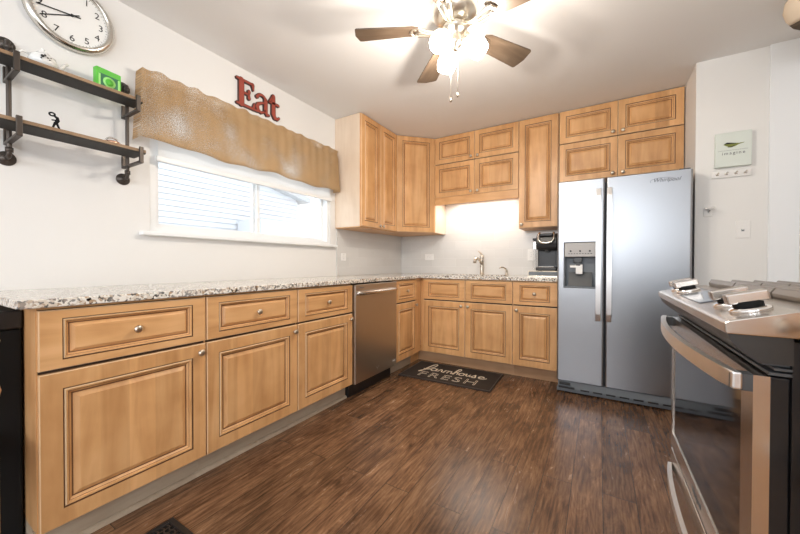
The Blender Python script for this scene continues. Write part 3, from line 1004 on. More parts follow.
# ------------------------------------------------------------------ coffee maker on its pod drawer
pd = thing('pod_drawer', 'low grey coffee pod drawer under the coffee maker', 'storage drawer', (1.79, -0.31, t1))
b = MB(); b.box(-0.135, 0.135, -0.15, 0.17, 0.0, 0.012, 0.002); b.box(-0.135, 0.135, -0.15, 0.17, 0.050, 0.056, 0.002)
b.box(-0.135, -0.128, -0.15, 0.17, 0.012, 0.05); b.box(0.128, 0.135, -0.15, 0.17, 0.012, 0.05); b.box(-0.128, 0.128, 0.163, 0.17, 0.012, 0.05)
b.build('drawer_frame', M['nickelwarm'], pd)
b = MB(); b.box(-0.126, 0.126, -0.148, -0.142, 0.013, 0.049, 0.001); b.box(-0.126, 0.126, -0.142, 0.15, 0.013, 0.016)
for k in range(9):
    b.box(-0.118 + k * 0.0268, -0.118 + k * 0.0268 + 0.018, -0.150, -0.148, 0.020, 0.043, 0.0005)
b.build('drawer_tray', M['midgrey'], pd)
cm = thing('coffee_maker', 'black single-serve coffee maker with silver trim beside the refrigerator', 'coffee maker', (1.808, -0.31, t1 + 0.0562))
b = MB()
b.box(-0.085, 0.095, -0.02, 0.14, 0.0, 0.30, 0.012)      # rear column
b.box(-0.085, 0.095, -0.14, 0.13, 0.0, 0.035, 0.010)     # drip base
b.build('machine_body', M['black'], cm)
b = MB()
pr = [(-0.02, 0.20), (-0.115, 0.195), (-0.135, 0.215), (-0.145, 0.26), (-0.13, 0.315), (-0.09, 0.345), (-0.02, 0.352), (0.10, 0.350), (0.13, 0.33), (0.13, 0.28), (-0.02, 0.28)]
b.prism(pr, 'x', -0.083, 0.093, 0.008)
b.build('brew_head', M['black'], cm)
b = MB()
U = [(-0.055, -0.118, 0.352), (-0.060, -0.140, 0.325), (-0.058, -0.155, 0.285), (-0.040, -0.160, 0.262), (0.005, -0.163, 0.255), (0.050, -0.160, 0.262), (0.068, -0.155, 0.285), (0.070, -0.140, 0.325), (0.065, -0.118, 0.352)]
b.tube(U, 0.010, 10)
b.build('silver_handle', M['nickel'], cm)
b = MB(); b.box(-0.05, 0.06, -0.145, -0.10, 0.318, 0.345, 0.008); b.build('lid_panel', M['black'], cm)
b = MB(); b.box(-0.125, -0.088, -0.06, 0.13, 0.012, 0.285, 0.01); b.build('water_tank', M['smoke'], cm)
b = MB(); b.box(-0.127, -0.086, -0.062, 0.132, 0.285, 0.31, 0.008); b.build('tank_lid', M['black'], cm)
b = MB(); b.box(-0.06, 0.07, -0.138, -0.03, 0.035, 0.042, 0.002); b.build('drip_tray', M['chrome'], cm)
b = MB(); b.lathe([(0.018, 0.0), (0.020, 0.02)], (0.005, -0.075, 0.178)); b.build('nozzle', M['darkgrey'], cm)
b = MB(); b.box(-0.06, 0.07, -0.0235, -0.019, 0.055, 0.185, 0.002); b.build('inner_panel', M['black'], cm)

# ------------------------------------------------------------------ dishwasher
dw = thing('dishwasher', 'stainless steel dishwasher built in between the base cabinets', 'dishwasher', (0.61, -1.765, 0), R(90))
wd = 0.606
MB().box(0.004, wd - 0.004, 0.0, 0.57, 0.10, 0.872).build('tub_body', M['blackmatte'], dw)
b = MB()
b.box(0.004, wd - 0.004, -0.038, -0.002, 0.112, 0.872, 0.004)
d = b.build('door', M['steeldw'], dw)
b = MB()
n = 16
pa = []
for i in range(n + 1):
    s = i / n
    pa.append((0.02 + s * (wd - 0.04), -0.040 - 0.030 * math.sin(PI * s) ** 0.55, 0.805 + 0.0 * s))
b.tube(pa, 0.0125, 12, sx=1.25)
b.build('handle', M['steelr'], d)
text_mesh('badge_lettering', 'Whirlpool', 0.014, M['midgrey'], basis((0.085, -0.0385, 0.848), (1, 0, 0), (0, 0, 1)), d)
b = MB(); b.box(0.535, 0.575, -0.0395, -0.038, 0.158, 0.168, 0.0005); b.build('energy_badge', M['white'], d)
b = MB()
Tm = basis((0.30, -0.038, 0.165), (1, 0, 0), (0, 0, 1))
b.stroke([(-0.02, 0.012), (0, 0)], 0.003, Tm, 0.0008); b.stroke([(0.02, 0.012), (0, 0), (0.0, -0.014)], 0.003, Tm, 0.0008)
b.build('printed_mark', M['steelh'], d)
MB().box(0.004, wd - 0.004, 0.03, 0.5, 0.0, 0.098).build('toe_panel', M['black'], dw)

# ------------------------------------------------------------------ refrigerator
fg = thing('refrigerator', 'stainless steel side-by-side refrigerator with a dispenser in the left door', 'refrigerator', (1.94, -0.80, 0))
FW = 0.828
MB().box(0.004, FW - 0.002, 0.078, 0.76, 0.025, 1.668, 0.004).build('cabinet_body', M['darkgrey'], fg)
dz0, dz1 = 0.108, 1.680
cx0, cx1, cz0, cz1 = 0.050, 0.272, 0.850, 1.203   # dispenser opening in the freezer door
fr_x1 = 0.322
b = MB()
bm = b.bm
def rounded_door(b, x0, x1, z0, z1, hole=None, r=0.014):
    # front face follows a softly rounded outline at both vertical edges
    def strip(xa, xb, za, zb):
        b.box(xa, xb, 0.0, 0.072, za, zb)
    edge = [(x0, 0.072)] + [(x0 + r - r * math.cos(R(a)), r - r * math.sin(R(a))) for a in range(0, 91, 15)]
    if hole is None:
        pts = edge + [(x1 - r + r * math.sin(R(a)), r - r * math.cos(R(a))) for a in range(0, 91, 15)] + [(x1, 0.072)]
        b.prism(pts, 'z', z0, z1)
    else:
        h0, h1, k0, k1 = hole
        b.prism(edge + [(h0, 0.0), (h0, 0.072)], 'z', z0, z1)
        b.prism([(h1, 0.072), (h1, 0.0)] + [(x1 - r + r * math.sin(R(a)), r - r * math.cos(R(a))) for a in range(0, 91, 15)] + [(x1, 0.072)], 'z', z0, z1)
        b.box(h0, h1, 0.0, 0.072, z0, k0)
        b.box(h0, h1, 0.0, 0.072, k1, z1)
rounded_door(b, 0.0, fr_x1, dz0, dz1, (cx0, cx1, cz0, cz1))
fd = b.build('freezer_door', M['steel'], fg)
b = MB()
rounded_door(b, 0.332, FW, dz0, dz1)
rd = b.build('refrigerator_door', M['steel'], fg)
# dispenser
b = MB()
b.box(cx0, cx1, 0.066, 0.0715, cz0, 1.09); b.box(cx0, cx0 + 0.006, 0.004, 0.066, cz0, 1.09); b.box(cx1 - 0.006, cx1, 0.004, 0.066, cz0, 1.09)
b.box(cx0, cx1, 0.002, 0.066, cz0, cz0 + 0.008)
b.build('dispenser_recess', M['midgrey'], fd)
b = MB(); b.box(cx0 + 0.002, cx1 - 0.002, -0.004, 0.06, 1.09, 1.200, 0.004)
dp = b.build('dispenser_panel', mat('dispenser_silver_plastic', (0.42, 0.41, 0.40), 0.45), fd)
b = MB()
for k in range(3):
    b.lathe([(0.007, 0), (0.007, 0.001), (0.0, 0.0012)], (cx0 + 0.045 + k * 0.066, -0.004, 1.135), Matrix.Rotation(PI / 2, 3, 'X'), 12)
for k in range(9):
    b.box(cx0 + 0.028 + k * 0.019, cx0 + 0.04 + k * 0.019, -0.005, -0.004, 1.112, 1.117)
b.build('dispenser_button', M['darkgrey'], dp)
b = MB(); b.box(0.115, 0.175, 0.012, 0.06, 1.045, 1.089, 0.006); b.box(0.128, 0.163, 0.02, 0.05, 1.02, 1.05, 0.004)
b.build('dispenser_spout', M['darkgrey'], fd)
b = MB(); b.box(0.13, 0.178, 0.022, 0.032, 0.955, 1.03, 0.004); b.box(0.09, 0.135, 0.024, 0.032, 1.005, 1.022, 0.002)
b.build('dispenser_paddle', M['white'], fd)
b = MB(); b.prism([(0.063, cz0 + 0.010), (0.004, cz0 + 0.006), (0.004, cz0 + 0.014), (0.063, cz0 + 0.12)], 'x', cx0 + 0.03, cx1 - 0.03)
b.build('drip_ramp', M['toewood'], fd) if False else b.build('drip_ramp', M['darkgrey'], fd)
b = MB()
for (a0, a1, c0, c1) in ((cx0 - 0.004, cx1 + 0.004, cz0 - 0.005, cz0), (cx0 - 0.004, cx1 + 0.004, cz1, cz1 + 0.004), (cx0 - 0.004, cx0, cz0, cz1), (cx1, cx1 + 0.004, cz0, cz1)):
    b.box(a0, a1, -0.003, 0.003, c0, c1, 0.001)
b.build('dispenser_bezel', M['darkgrey'], fd)
for par, xx in ((fd, 0.283), (rd, 0.352)):
    b = MB()
    pts = []
    z0_, z1_ = 0.60, 1.605
    n = 18
    prof = [(-0.016 - 0.034 * (math.sin(PI * i / n) ** 0.35), z0_ + (z1_ - z0_) * i / n) for i in range(n + 1)]
    poly = [(y_, z_) for y_, z_ in prof] + [(y_ + 0.016, z_) for y_, z_ in prof[::-1]]
    b.prism(poly, 'x', xx - 0.0165, xx + 0.0165, 0.003)
    b.box(xx - 0.013, xx + 0.013, -0.01, 0.002, z0_, z0_ + 0.05, 0.002); b.box(xx - 0.013, xx + 0.013, -0.01, 0.002, z1_ - 0.05, z1_, 0.002)
    b.build('handle', M['steelh'], par)
text_mesh('badge_lettering', 'Whirlpool', 0.036, M['darkgrey'], basis((0.685, -0.001, 1.622), (1, 0, 0), (0, 0, 1)), rd, depth=0.0008, shear=0.35)
b = MB(); Tm = basis((0.685, 0.0, 1.622), (1, 0, 0), (0, 0, 1)); b.stroke([(x, y) for x, y in arc(-0.02, -0.004, 0.07, 200, 20, 16, 0.022)], 0.0028, Tm, 0.001); b.build('badge_swoosh', M['midgrey'], rd)
b = MB()
b.box(0.01, FW - 0.01, 0.012, 0.06, 0.035, 0.100, 0.004)
b.box(0.0, FW, 0.03, 0.10, 0.010, 0.035, 0.002)
g = b.build('base_grille', M['midgrey'], fg)
b = MB()
b.box(0.02, 0.10, 0.000, 0.012, 0.070, 0.090, 0.002); b.box(0.015, 0.13, -0.004, 0.012, 0.045, 0.058, 0.002)
for k in range(7):
    b.box(0.17 + k * 0.085, 0.23 + k * 0.085, 0.006, 0.0118, 0.040, 0.050)
b.build('grille_slot', M['black'], g)
for x in (0.05, FW - 0.05):
    for y in (0.13, 0.70):
        b = MB(); b.lathe([(0.018, 0), (0.018, 0.026)], (x, y, 0), None, 14)
        b.build('leveling_foot', M['black'], fg)
for x in (0.01, FW - 0.07):
    b = MB(); b.box(x, x + 0.06, 0.02, 0.11, 1.680, 1.692, 0.003); b.build('hinge_cover', M['darkgrey'], fg)

# ------------------------------------------------------------------ gas range (front looks to -x)
rg = thing('gas_range', 'stainless slide-in gas range with black oven glass at the right', 'range', (2.46, -2.93, 0))
RW = 0.755
MB().box(0.045, 0.70, 0.0, RW, 0.03, 0.905).build('range_body', M['black'], rg)
b = MB(); b.box(0.02, 0.044, 0.004, RW - 0.004, 0.375, 0.842, 0.002)
od = b.build('oven_door', M['black'], rg)
# steel frame of the door with a large window
b = MB()
for (a0, a1, c0, c1) in ((0.004, 0.060, 0.375, 0.842), (RW - 0.034, RW - 0.004, 0.375, 0.842), (0.060, RW - 0.034, 0.375, 0.425), (0.060, RW - 0.034, 0.800, 0.842)):
    b.box(0.0, 0.021, a0, a1, c0, c1)
b.build('door_frame', M['steelr'], od)
b = MB(); b.box(0.003, 0.019, 0.060, RW - 0.034, 0.425, 0.800); b.build('oven_glass', M['glassblack'], od)
text_mesh('badge_lettering', 'Whirlpool', 0.022, M['darkgrey'], basis((-0.0005, 0.38, 0.400), (0, -1, 0), (0, 0, 1)), od)
b = MB()
n = 20
top = []
for i in range(n + 1):
    s = i / n
    yy = -0.002 + s * (RW + 0.004)
    top.append((-0.040 - 0.035 * math.sin(PI * s) ** 0.8 + 0.012, yy))
poly = top + [(x + 0.014, y) for x, y in top[::-1]]
b.prism(poly, 'z', 0.814, 0.845, 0.003)
b.mi = 1
b.box(-0.030, 0.002, 0.004, 0.030, 0.812, 0.842, 0.002); b.box(-0.030, 0.002, RW - 0.030, RW - 0.004, 0.812, 0.842, 0.002)
b.build('handle', [M['steelh'], M['darkgrey']], od)
b = MB()
b.box(0.018, 0.046, 0.0, RW, 0.846, 0.851); b.box(0.024, 0.046, 0.0, RW, 0.855, 0.859)
b.box(0.012, 0.046, 0.01, RW - 0.01, 0.8605, 0.864)
b.build('vent_slat', M['darkgrey'], rg)
# dark skirt under the control panel
b = MB()
b.prism([(-0.034, 0.911), (-0.030, 0.898), (-0.018, 0.884), (-0.004, 0.872), (0.004, 0.8655), (0.046, 0.8655), (0.046, 0.911)], 'y', -0.001, RW + 0.001)
b.build('panel_skirt', mat('charcoal_metal_skirt', (0.035, 0.033, 0.031), 0.4), rg)
# sloped steel control panel
b = MB()
b.prism([(-0.038, 0.9115), (-0.040, 0.930), (-0.034, 0.9345), (0.055, 0.957), (0.095, 0.960), (0.095, 0.9115)], 'y', -0.006, RW + 0.006, 0.002)
cp = b.build('control_panel', M['steelr'], rg)
sl = math.atan2(0.957 - 0.9345, 0.089)
def on_panel(s, h=0.0):   # s 0..1 up the slope
    return (-0.034 + 0.089 * s - h * math.sin(sl), 0.9345 + 0.0225 * s + h * math.cos(sl))
b = MB()
x0_, z0_ = on_panel(0.16, 0.0005); x1_, z1_ = on_panel(0.97, 0.0005)
b.prism([(x0_, z0_), (x1_, z1_), (x1_, z1_ + 0.002), (x0_, z0_ + 0.002)], 'y', 0.27, 0.50)
b.build('touch_display', M['display'], cp)
for ky in (0.075, 0.175, 0.585, 0.675):
    x_, z_ = on_panel(0.55)
    b = MB()
    rot = Matrix.Rotation(-sl, 3, 'Y')
    b.lathe([(0.030, -0.001), (0.031, 0.004), (0.027, 0.007), (0.024, 0.008), (0.0, 0.008)], (x_, ky, z_), rot, 26)
    k = b.build('control_knob', M['chrome'], cp)
    b = MB()
    b.lathe([(0.0215, 0.008), (0.0215, 0.016), (0.019, 0.018), (0.0, 0.018)], (x_, ky, z_), rot, 24)
    b.build('knob_ring', M['blackmatte'], k)
    b = MB()
    b.box(-0.013, 0.013, -0.030, 0.030, 0.016, 0.036, 0.003)
    bmesh.ops.transform(b.bm, matrix=Matrix.Translation((x_, ky, z_)) @ rot.to_4x4() @ Matrix.Rotation(R(90), 4, 'Z'), verts=b.bm.verts)
    b.build('knob_grip', M['steelr'], k)
# cooktop
b = MB(); b.box(0.096, 0.70, -0.006, RW + 0.006, 0.906, 0.934, 0.004)
b.box(0.66, 0.70, 0.0, RW, 0.934, 0.962, 0.004)
ct = b.build('cooktop', M['cooktop'], rg)
for (bx_, by_) in ((0.25, 0.15), (0.25, 0.60), (0.52, 0.15), (0.52, 0.60), (0.385, 0.378)):
    b = MB(); b.lathe([(0.045, 0.934), (0.045, 0.941), (0.036, 0.943), (0.034, 0.948), (0.0, 0.949)], (bx_, by_, 0), None, 22)
    b.build('burner', M['blackmatte'], rg)
for gi in range(3):
    y0_ = 0.012 + gi * 0.247
    y1_ = y0_ + 0.238
    b = MB()
    for k in range(11):
        x = 0.100 + k * 0.0535
        b.prism([(x, 0.957), (x + 0.016, 0.957), (x + 0.021, 0.968), (x + 0.016, 0.981), (x + 0.004, 0.982), (x - 0.003, 0.970)], 'y', y0_, y1_, 0.001)
    for y in (y0_ + 0.004, y1_ - 0.018):
        b.box(0.102, 0.650, y, y + 0.012, 0.950, 0.962)
    for x in (0.104, 0.638):
        for y in (y0_ + 0.004, y1_ - 0.016):
            b.box(x, x + 0.01, y, y + 0.012, 0.934, 0.956)
    b.build('grate', M['grate'], rg)
# lower drawer
b = MB(); b.box(0.0, 0.044, 0.004, RW - 0.004, 0.065, 0.362, 0.002)
dr = b.build('storage_drawer', M['steelr'], rg)
b = MB()
top = []
for i in range(n + 1):
    s = i / n
    top.append((-0.012 - 0.040 * math.sin(PI * s) ** 0.7 * 0.6, 0.03 + s * (RW - 0.06)))
b.prism(top + [(x + 0.012, y) for x, y in top[::-1]], 'z', 0.29, 0.318, 0.002)
b.build('handle', M['steelh'], dr)
MB().box(0.05, 0.68, 0.02, RW - 0.02, 0.0, 0.03).build('toe_panel', M['black'], rg)

# neighbouring cabinet whose knobs reach into the picture
nc = thing('side_cabinet', 'cabinet next to the range at the right edge, only its knobs showing', 'cabinet', (2.548, -2.955, 0), R(-90))
MB().box(0.0, 0.42, 0.0, 0.60, 0.0, 1.0).build('cabinet_body', M['wood'], nc)
door(nc, 0.004, 0.416, 0.12, 0.74, knob=(0.030, 0.69))
drawer(nc, 0.004, 0.416, 0.75, 0.99, knob=False)
add_knob(nc, 0.030, 0.925)

# ------------------------------------------------------------------ ceiling fan
FX, FY, FZ = 1.570, -2.085, 2.27
fan = thing('ceiling_fan', 'five-blade ceiling fan with walnut blades and three lit glass shades', 'ceiling fan', (FX, FY, 0))
b = MB(); b.lathe([(0.075, H - 0.001), (0.08, H - 0.02), (0.095, H - 0.035), (0.115, H - 0.06), (0.12, H - 0.09), (0.11, H - 0.12), (0.085, H - 0.145), (0.06, H - 0.155), (0.0, H - 0.157)], seg=40)
b.build('motor_housing', M['brass'], fan)
b = MB(); b.lathe([(0.045, 2.292), (0.062, 2.280), (0.064, 2.262), (0.05, 2.248), (0.035, 2.240), (0.03, 2.215), (0.038, 2.205), (0.036, 2.185), (0.016, 2.172), (0.012, 2.155), (0.0, 2.15)], seg=32)
b.build('light_fitter', M['brass'], fan)
angs = [-155 + 72 * k for k in range(5)]
for a in angs:
    ca, sa = math.cos(R(a)), math.sin(R(a))
    b = MB()
    # outline with rounded outer corners, pitched about its long axis
    r0, r1, w0, w1 = 0.19, 0.522, 0.052, 0.070
    out = [(r0, -w0 * 0.75), (r0 + 0.03, -w0), (r1 - 0.014, -w1)] + [(r1 - 0.014 + 0.014 * math.cos(R(q)), -w1 + 0.014 + 0.014 * math.sin(R(q))) for q in (-70, -45, -20)] + [(r1 + 0.010, 0)] + \
          [(r1 - 0.014 + 0.014 * math.cos(R(q)), w1 - 0.014 + 0.014 * math.sin(R(q))) for q in (20, 45, 70)] + [(r1 - 0.014, w1), (r0 + 0.03, w0), (r0, w0 * 0.75)]
    b.prism(out, 'z', -0.003, 0.003)
    bmesh.ops.transform(b.bm, matrix=Matrix.Rotation(R(-12), 4, 'X'), verts=b.bm.verts)
    bl = b.build('fan_blade', M['blade'], fan)
    bl.location = (0, 0, FZ)
    bl.rotation_euler.z = R(a)
    b = MB()
    for sgn in (-1, 1):
        b.tube([(0.070, sgn * 0.012, 0.0), (0.11, sgn * 0.016, -0.022), (0.15, sgn * 0.022, -0.018), (0.185, sgn * 0.030, -0.008), (0.215, sgn * 0.026, -0.007), (0.235, 0.0, -0.008)], [0.006, 0.006, 0.006, 0.006, 0.005, 0.005], 8)
    b.tube([(0.06, 0, 0.004), (0.10, 0, -0.016), (0.15, 0, -0.018), (0.205, 0.0, -0.008)], [0.010, 0.009, 0.008, 0.006], 8)
    for yy in (-0.018, 0.018, 0.0):
        b.lathe([(0.006, -0.012), (0.006, -0.008)], (0.205 + (0.02 if yy == 0 else 0), yy, 0), None, 10)
    bi = b.build('blade_iron', M['brass'], bl)
for a in (-120 + 14, 0 + 14, 120 + 14):
    ca, sa = math.cos(R(a)), math.sin(R(a))
    ax = Vector((ca * 0.72, sa * 0.72, -0.69)).normalized()      # shades splay outwards and down
    q = Vector((0, 0, 1)).rotation_difference(ax).to_matrix()
    base = Vector((ca * 0.055, sa * 0.055, 2.205))
    b = MB()
    b.tube([(ca * 0.02, sa * 0.02, 2.20), (ca * 0.04, sa * 0.04, 2.212), tuple(base), tuple(base + ax * 0.02)], [0.008, 0.008, 0.016, 0.020], 12)
    ar = b.build('lamp_arm', M['brass'], fan)
    b = MB()
    b.lathe([(0.020, 0.012), (0.030, 0.022), (0.046, 0.045), (0.053, 0.070), (0.052, 0.092), (0.046, 0.112), (0.043, 0.120), (0.040, 0.119), (0.043, 0.108), (0.049, 0.090), (0.050, 0.070), (0.043, 0.047), (0.028, 0.025), (0.0, 0.018)], tuple(base), q, 28)
    b.build('lamp_shade', M['shade'], fan)
    p = base + ax * 0.150
    point('fan_bulb_light', (FX + p.x, FY + p.y, p.z), 13.0, (1.0, 0.91, 0.80), 0.03)
for (dx, dy, zb) in ((-0.012, -0.02, 1.90), (0.022, -0.012, 1.92)):
    b = MB(); b.tube([(dx, dy, 2.16), (dx, dy, zb)], 0.0016, 6); ch = b.build('pull_chain', M['brass'], fan)
    b = MB(); b.lathe([(0.0, -0.022), (0.006, -0.018), (0.007, -0.010), (0.004, -0.002), (0.002, 0.004), (0.0, 0.005)], (dx, dy, zb), None, 12); b.build('chain_pull', M['nickelwarm'], ch)

# ------------------------------------------------------------------ clock
cy_, cz_ = -3.166, 2.238
ck = thing('wall_clock', 'round silver-rimmed wall clock with black numerals high on the left wall', 'clock', (0.0, cy_, cz_))
ck.scale = (1.0, 1.07, 1.07)
ry = Matrix.Rotation(PI / 2, 3, 'Y')
b = MB(); b.lathe([(0.125, 0.002), (0.150, 0.002), (0.156, 0.012), (0.153, 0.026), (0.145, 0.036), (0.137, 0.040), (0.131, 0.038), (0.128, 0.030), (0.128, 0.022), (0.125, 0.002)], (0, 0, 0), ry, 56, caps=False)
b.build('clock_rim', M['nickel'], ck)
b = MB(); b.lathe([(0.129, 0.004), (0.129, 0.020), (0.0, 0.0201)], (0, 0, 0), ry, 48, False); b.build('clock_dial', M['clockface'], ck)
for i in range(1, 13):
    a = R(90 - 30 * i)
    text_mesh('numeral', str(i), 0.040, M['ink'], basis((0.0206, 0.102 * math.cos(a), 0.102 * math.sin(a)), (0, 1, 0), (0, 0, 1)), ck, 0.0004)
b = MB()
T_ = basis((0.0202, 0, 0), (0, 1, 0), (0, 0, 1))
for i in range(60):
    a = R(6 * i)
    l = 0.118 if i % 5 == 0 else 0.1215
    b.stroke([(l * math.cos(a), l * math.sin(a)), (0.1255 * math.cos(a), 0.1255 * math.sin(a))], 0.0014, T_, 0.0004, cap=False)
b.build('minute_track', M['ink'], ck)
b = MB(); a = R(188); b.stroke([(-0.028 * math.cos(a), -0.028 * math.sin(a)), (0.112 * math.cos(a), 0.112 * math.sin(a))], 0.005, basis((0.024, 0, 0), (0, 1, 0), (0, 0, 1)), 0.001); b.build('minute_hand', M['ink'], ck)
b = MB(); a = R(209); b.stroke([(-0.028 * math.cos(a), -0.028 * math.sin(a)), (0.115 * math.cos(a), 0.115 * math.sin(a))], 0.0045, basis((0.022, 0, 0), (0, 1, 0), (0, 0, 1)), 0.001); b.build('hour_hand', M['ink'], ck)
b = MB(); b.lathe([(0.006, 0.020), (0.006, 0.027), (0, 0.028)], (0, 0, 0), ry, 14); b.build('hub_cap', M['ink'], ck)

# ------------------------------------------------------------------ Eat sign
es = thing('word_sign', 'red wooden slab-serif word sign reading Eat above the valance', 'wall sign', (0.0, -2.105, 2.27))
def eat(b, T, g, d):
    # coordinates in metres, baseline -0.095 .. cap 0.095 ; g grows every stroke
    S_ = lambda pts, w: b.stroke(pts, [x + g for x in w] if isinstance(w, list) else w + g, T, d)
    # E
    S_([(-0.165, -0.085), (-0.165, 0.085)], 0.036)
    S_([(-0.198, 0.088), (-0.075, 0.088)], 0.014)
    S_([(-0.075, 0.088), (-0.070, 0.050)], [0.022, 0.006])
    S_([(-0.198, -0.088), (-0.065, -0.088)], 0.014)
    S_([(-0.068, -0.086), (-0.060, -0.045)], [0.022, 0.006])
    S_([(-0.150, 0.002), (-0.108, 0.002)], 0.014)
    S_([(-0.104, 0.026), (-0.108, 0.002), (-0.104, -0.024)], [0.020, 0.012, 0.020])
    # a
    S_(arc(0.0, 0.012, 0.038, 165, 20, 10, 0.034), [0.022] + [0.015] * 9 + [0.026])
    S_([(0.037, 0.018), (0.037, -0.070), (0.050, -0.088), (0.068, -0.084)], [0.028, 0.028, 0.020, 0.010])
    S_([(0.030, -0.006), (0.0, -0.014), (-0.030, -0.032), (-0.038, -0.056), (-0.026, -0.080), (-0.002, -0.088), (0.024, -0.074), (0.034, -0.055)], [0.010, 0.013, 0.020, 0.026, 0.020, 0.014, 0.010, 0.010])
    S_([(-0.062, -0.088), (-0.03, -0.088)], 0.012)
    # t
    S_([(0.108, 0.082), (0.108, -0.060), (0.122, -0.084), (0.145, -0.086), (0.162, -0.070)], [0.026, 0.034, 0.028, 0.018, 0.010])
    S_([(0.072, 0.026), (0.155, 0.026)], 0.016)
    S_([(0.072, 0.026), (0.100, 0.074)], [0.012, 0.016])
b = MB(); eat(b, basis((0.001, 0, 0), (0, 1, 0), (0, 0, 1)), 0.010, 0.014); b.build('sign_backing', M['reddark'], es)
b = MB(); eat(b, basis((0.015, 0, 0), (0, 1, 0), (0, 0, 1)), 0.0, 0.003); b.build('sign_face', M['red'], es)

# ------------------------------------------------------------------ pipe shelf and the things on it
ps = thing('pipe_shelf', 'two-tier dark plank wall shelf on black iron pipe brackets', 'shelf', (0.0, -3.2, 1.49))
shz = (1.866, 1.597)
shd = (0.185, 0.215)
for z_, d_ in zip(shz, shd):
    z_ -= 1.49
    b = MB()
    b.box(0.078, d_, -0.42, 0.262, z_, z_ + 0.020, 0.001)
    b.mi = 1
    b.box(d_ + 0.0002, d_ + 0.0016, -0.42, 0.262, z_ + 0.006, z_ + 0.020)
    b.build('shelf_board', [M['shelfwood'], M['shelfedge']], ps)
for yb in (-3.377 + 3.2, -2.962 + 3.2):
    b = MB()
    xp = 0.060
    b.tube([(0.004, yb, 0.0), (xp - 0.015, yb, 0.0), (xp - 0.004, yb, 0.004), (xp, yb, 0.016), (xp, yb, 0.478), (xp - 0.004, yb, 0.490), (xp - 0.015, yb, 0.495), (0.004, yb, 0.495)], 0.0085, 12)
    for zz in (0.0, 0.495):
        b.lathe([(0.031, 0.001), (0.031, 0.005), (0.016, 0.008), (0.0135, 0.018), (0.0, 0.0185)], (0, yb, zz), ry, 20)
        b.lathe([(0.0125, -0.010), (0.0125, 0.010)], (xp, yb, 0.028 if zz == 0 else 0.467), None, 14)
    br = b.build('pipe_bracket', M['pipe'], ps)
    for z_, d_ in zip(shz, shd):
        z_ -= 1.49
        b = MB()
        w_ = 0.009
        b.box(0.008, 0.020, yb - w_, yb + w_, z_ - 0.050, z_ + 0.018, 0.002)
        b.box(0.008, d_ + 0.016, yb - w_, yb + w_, z_ - 0.052, z_ - 0.040, 0.002)
        b.box(d_ + 0.003, d_ + 0.015, yb - w_, yb + w_, z_ - 0.050, z_ + 0.030, 0.002)
        b.build('shelf_hook', M['pipe'], br)

zt1 = 1.866 + 0.0205
zt2 = 1.597 + 0.0205
tn = thing('green_tin', 'small bright green decorated tin on the upper shelf', 'tin', (0.11, -3.06, zt1), R(8))
MB().box(-0.016, 0.016, -0.052, 0.052, 0.0, 0.108, 0.004).build('tin_box', M['green'], tn)
b = MB(); b.box(0.0162, 0.0170, -0.040, 0.040, 0.014, 0.080, 0.0003); b.build('printed_panel', M['greendark'], tn)
b = MB()
b.lathe([(0.026, 0.0171), (0.026, 0.0178), (0, 0.0179)], (0, 0, 0.047), ry, 24)
b.box(0.0172, 0.0178, -0.044, -0.036, 0.018, 0.076); b.box(0.0172, 0.0178, 0.036, 0.044, 0.018, 0.076)
b.build('printed_emblem', M['greenlight'], tn)
b = MB(); b.lathe([(0.017, 0.0180), (0.017, 0.0184), (0, 0.0185)], (0, 0, 0.047), ry, 20); b.build('emblem_ring', M['green'], tn)

tp = thing('teapot', 'white ceramic teapot with dark floral print beside the near shelf bracket', 'teapot', (0.115, -3.285, zt1), R(90))
b = MB(); b.lathe([(0.022, 0.0), (0.026, 0.004), (0.042, 0.018), (0.047, 0.035), (0.040, 0.056), (0.024, 0.066), (0.022, 0.069), (0, 0.0692)], seg=28)
b.build('teapot_body', M['ceramic'], tp)
b = MB(); b.lathe([(0.023, 0.069), (0.018, 0.076), (0.006, 0.080), (0.004, 0.086), (0.007, 0.091), (0.0, 0.095)], seg=20); b.build('lid', M['ceramic'], tp)
b = MB(); b.tube([(0.040, 0, 0.028), (0.058, 0, 0.036), (0.068, 0, 0.054), (0.080, 0, 0.064)], [0.012, 0.009, 0.006, 0.005], 10); b.build('spout', M['ceramic'], tp)
b = MB(); b.tube([(-0.040, 0, 0.050), (-0.062, 0, 0.054), (-0.073, 0, 0.040), (-0.064, 0, 0.022), (-0.042, 0, 0.020)], 0.0045, 10); b.build('handle', M['ceramic'], tp)
b = MB()
Tp = basis((0.0, -0.0475, 0.036), (1, 0, 0), (0, 0, 1))
for (px, pz, r_) in ((-0.012, 0.006, 0.006), (-0.004, 0.012, 0.004), (0.004, 0.004, 0.003), (-0.016, -0.004, 0.003), (0.010, -0.003, 0.0025), (0.014, 0.008, 0.002)):
    b._disc((px, pz), r_, Tp, 0.002)
b.build('floral_print', M['ink'], tp)

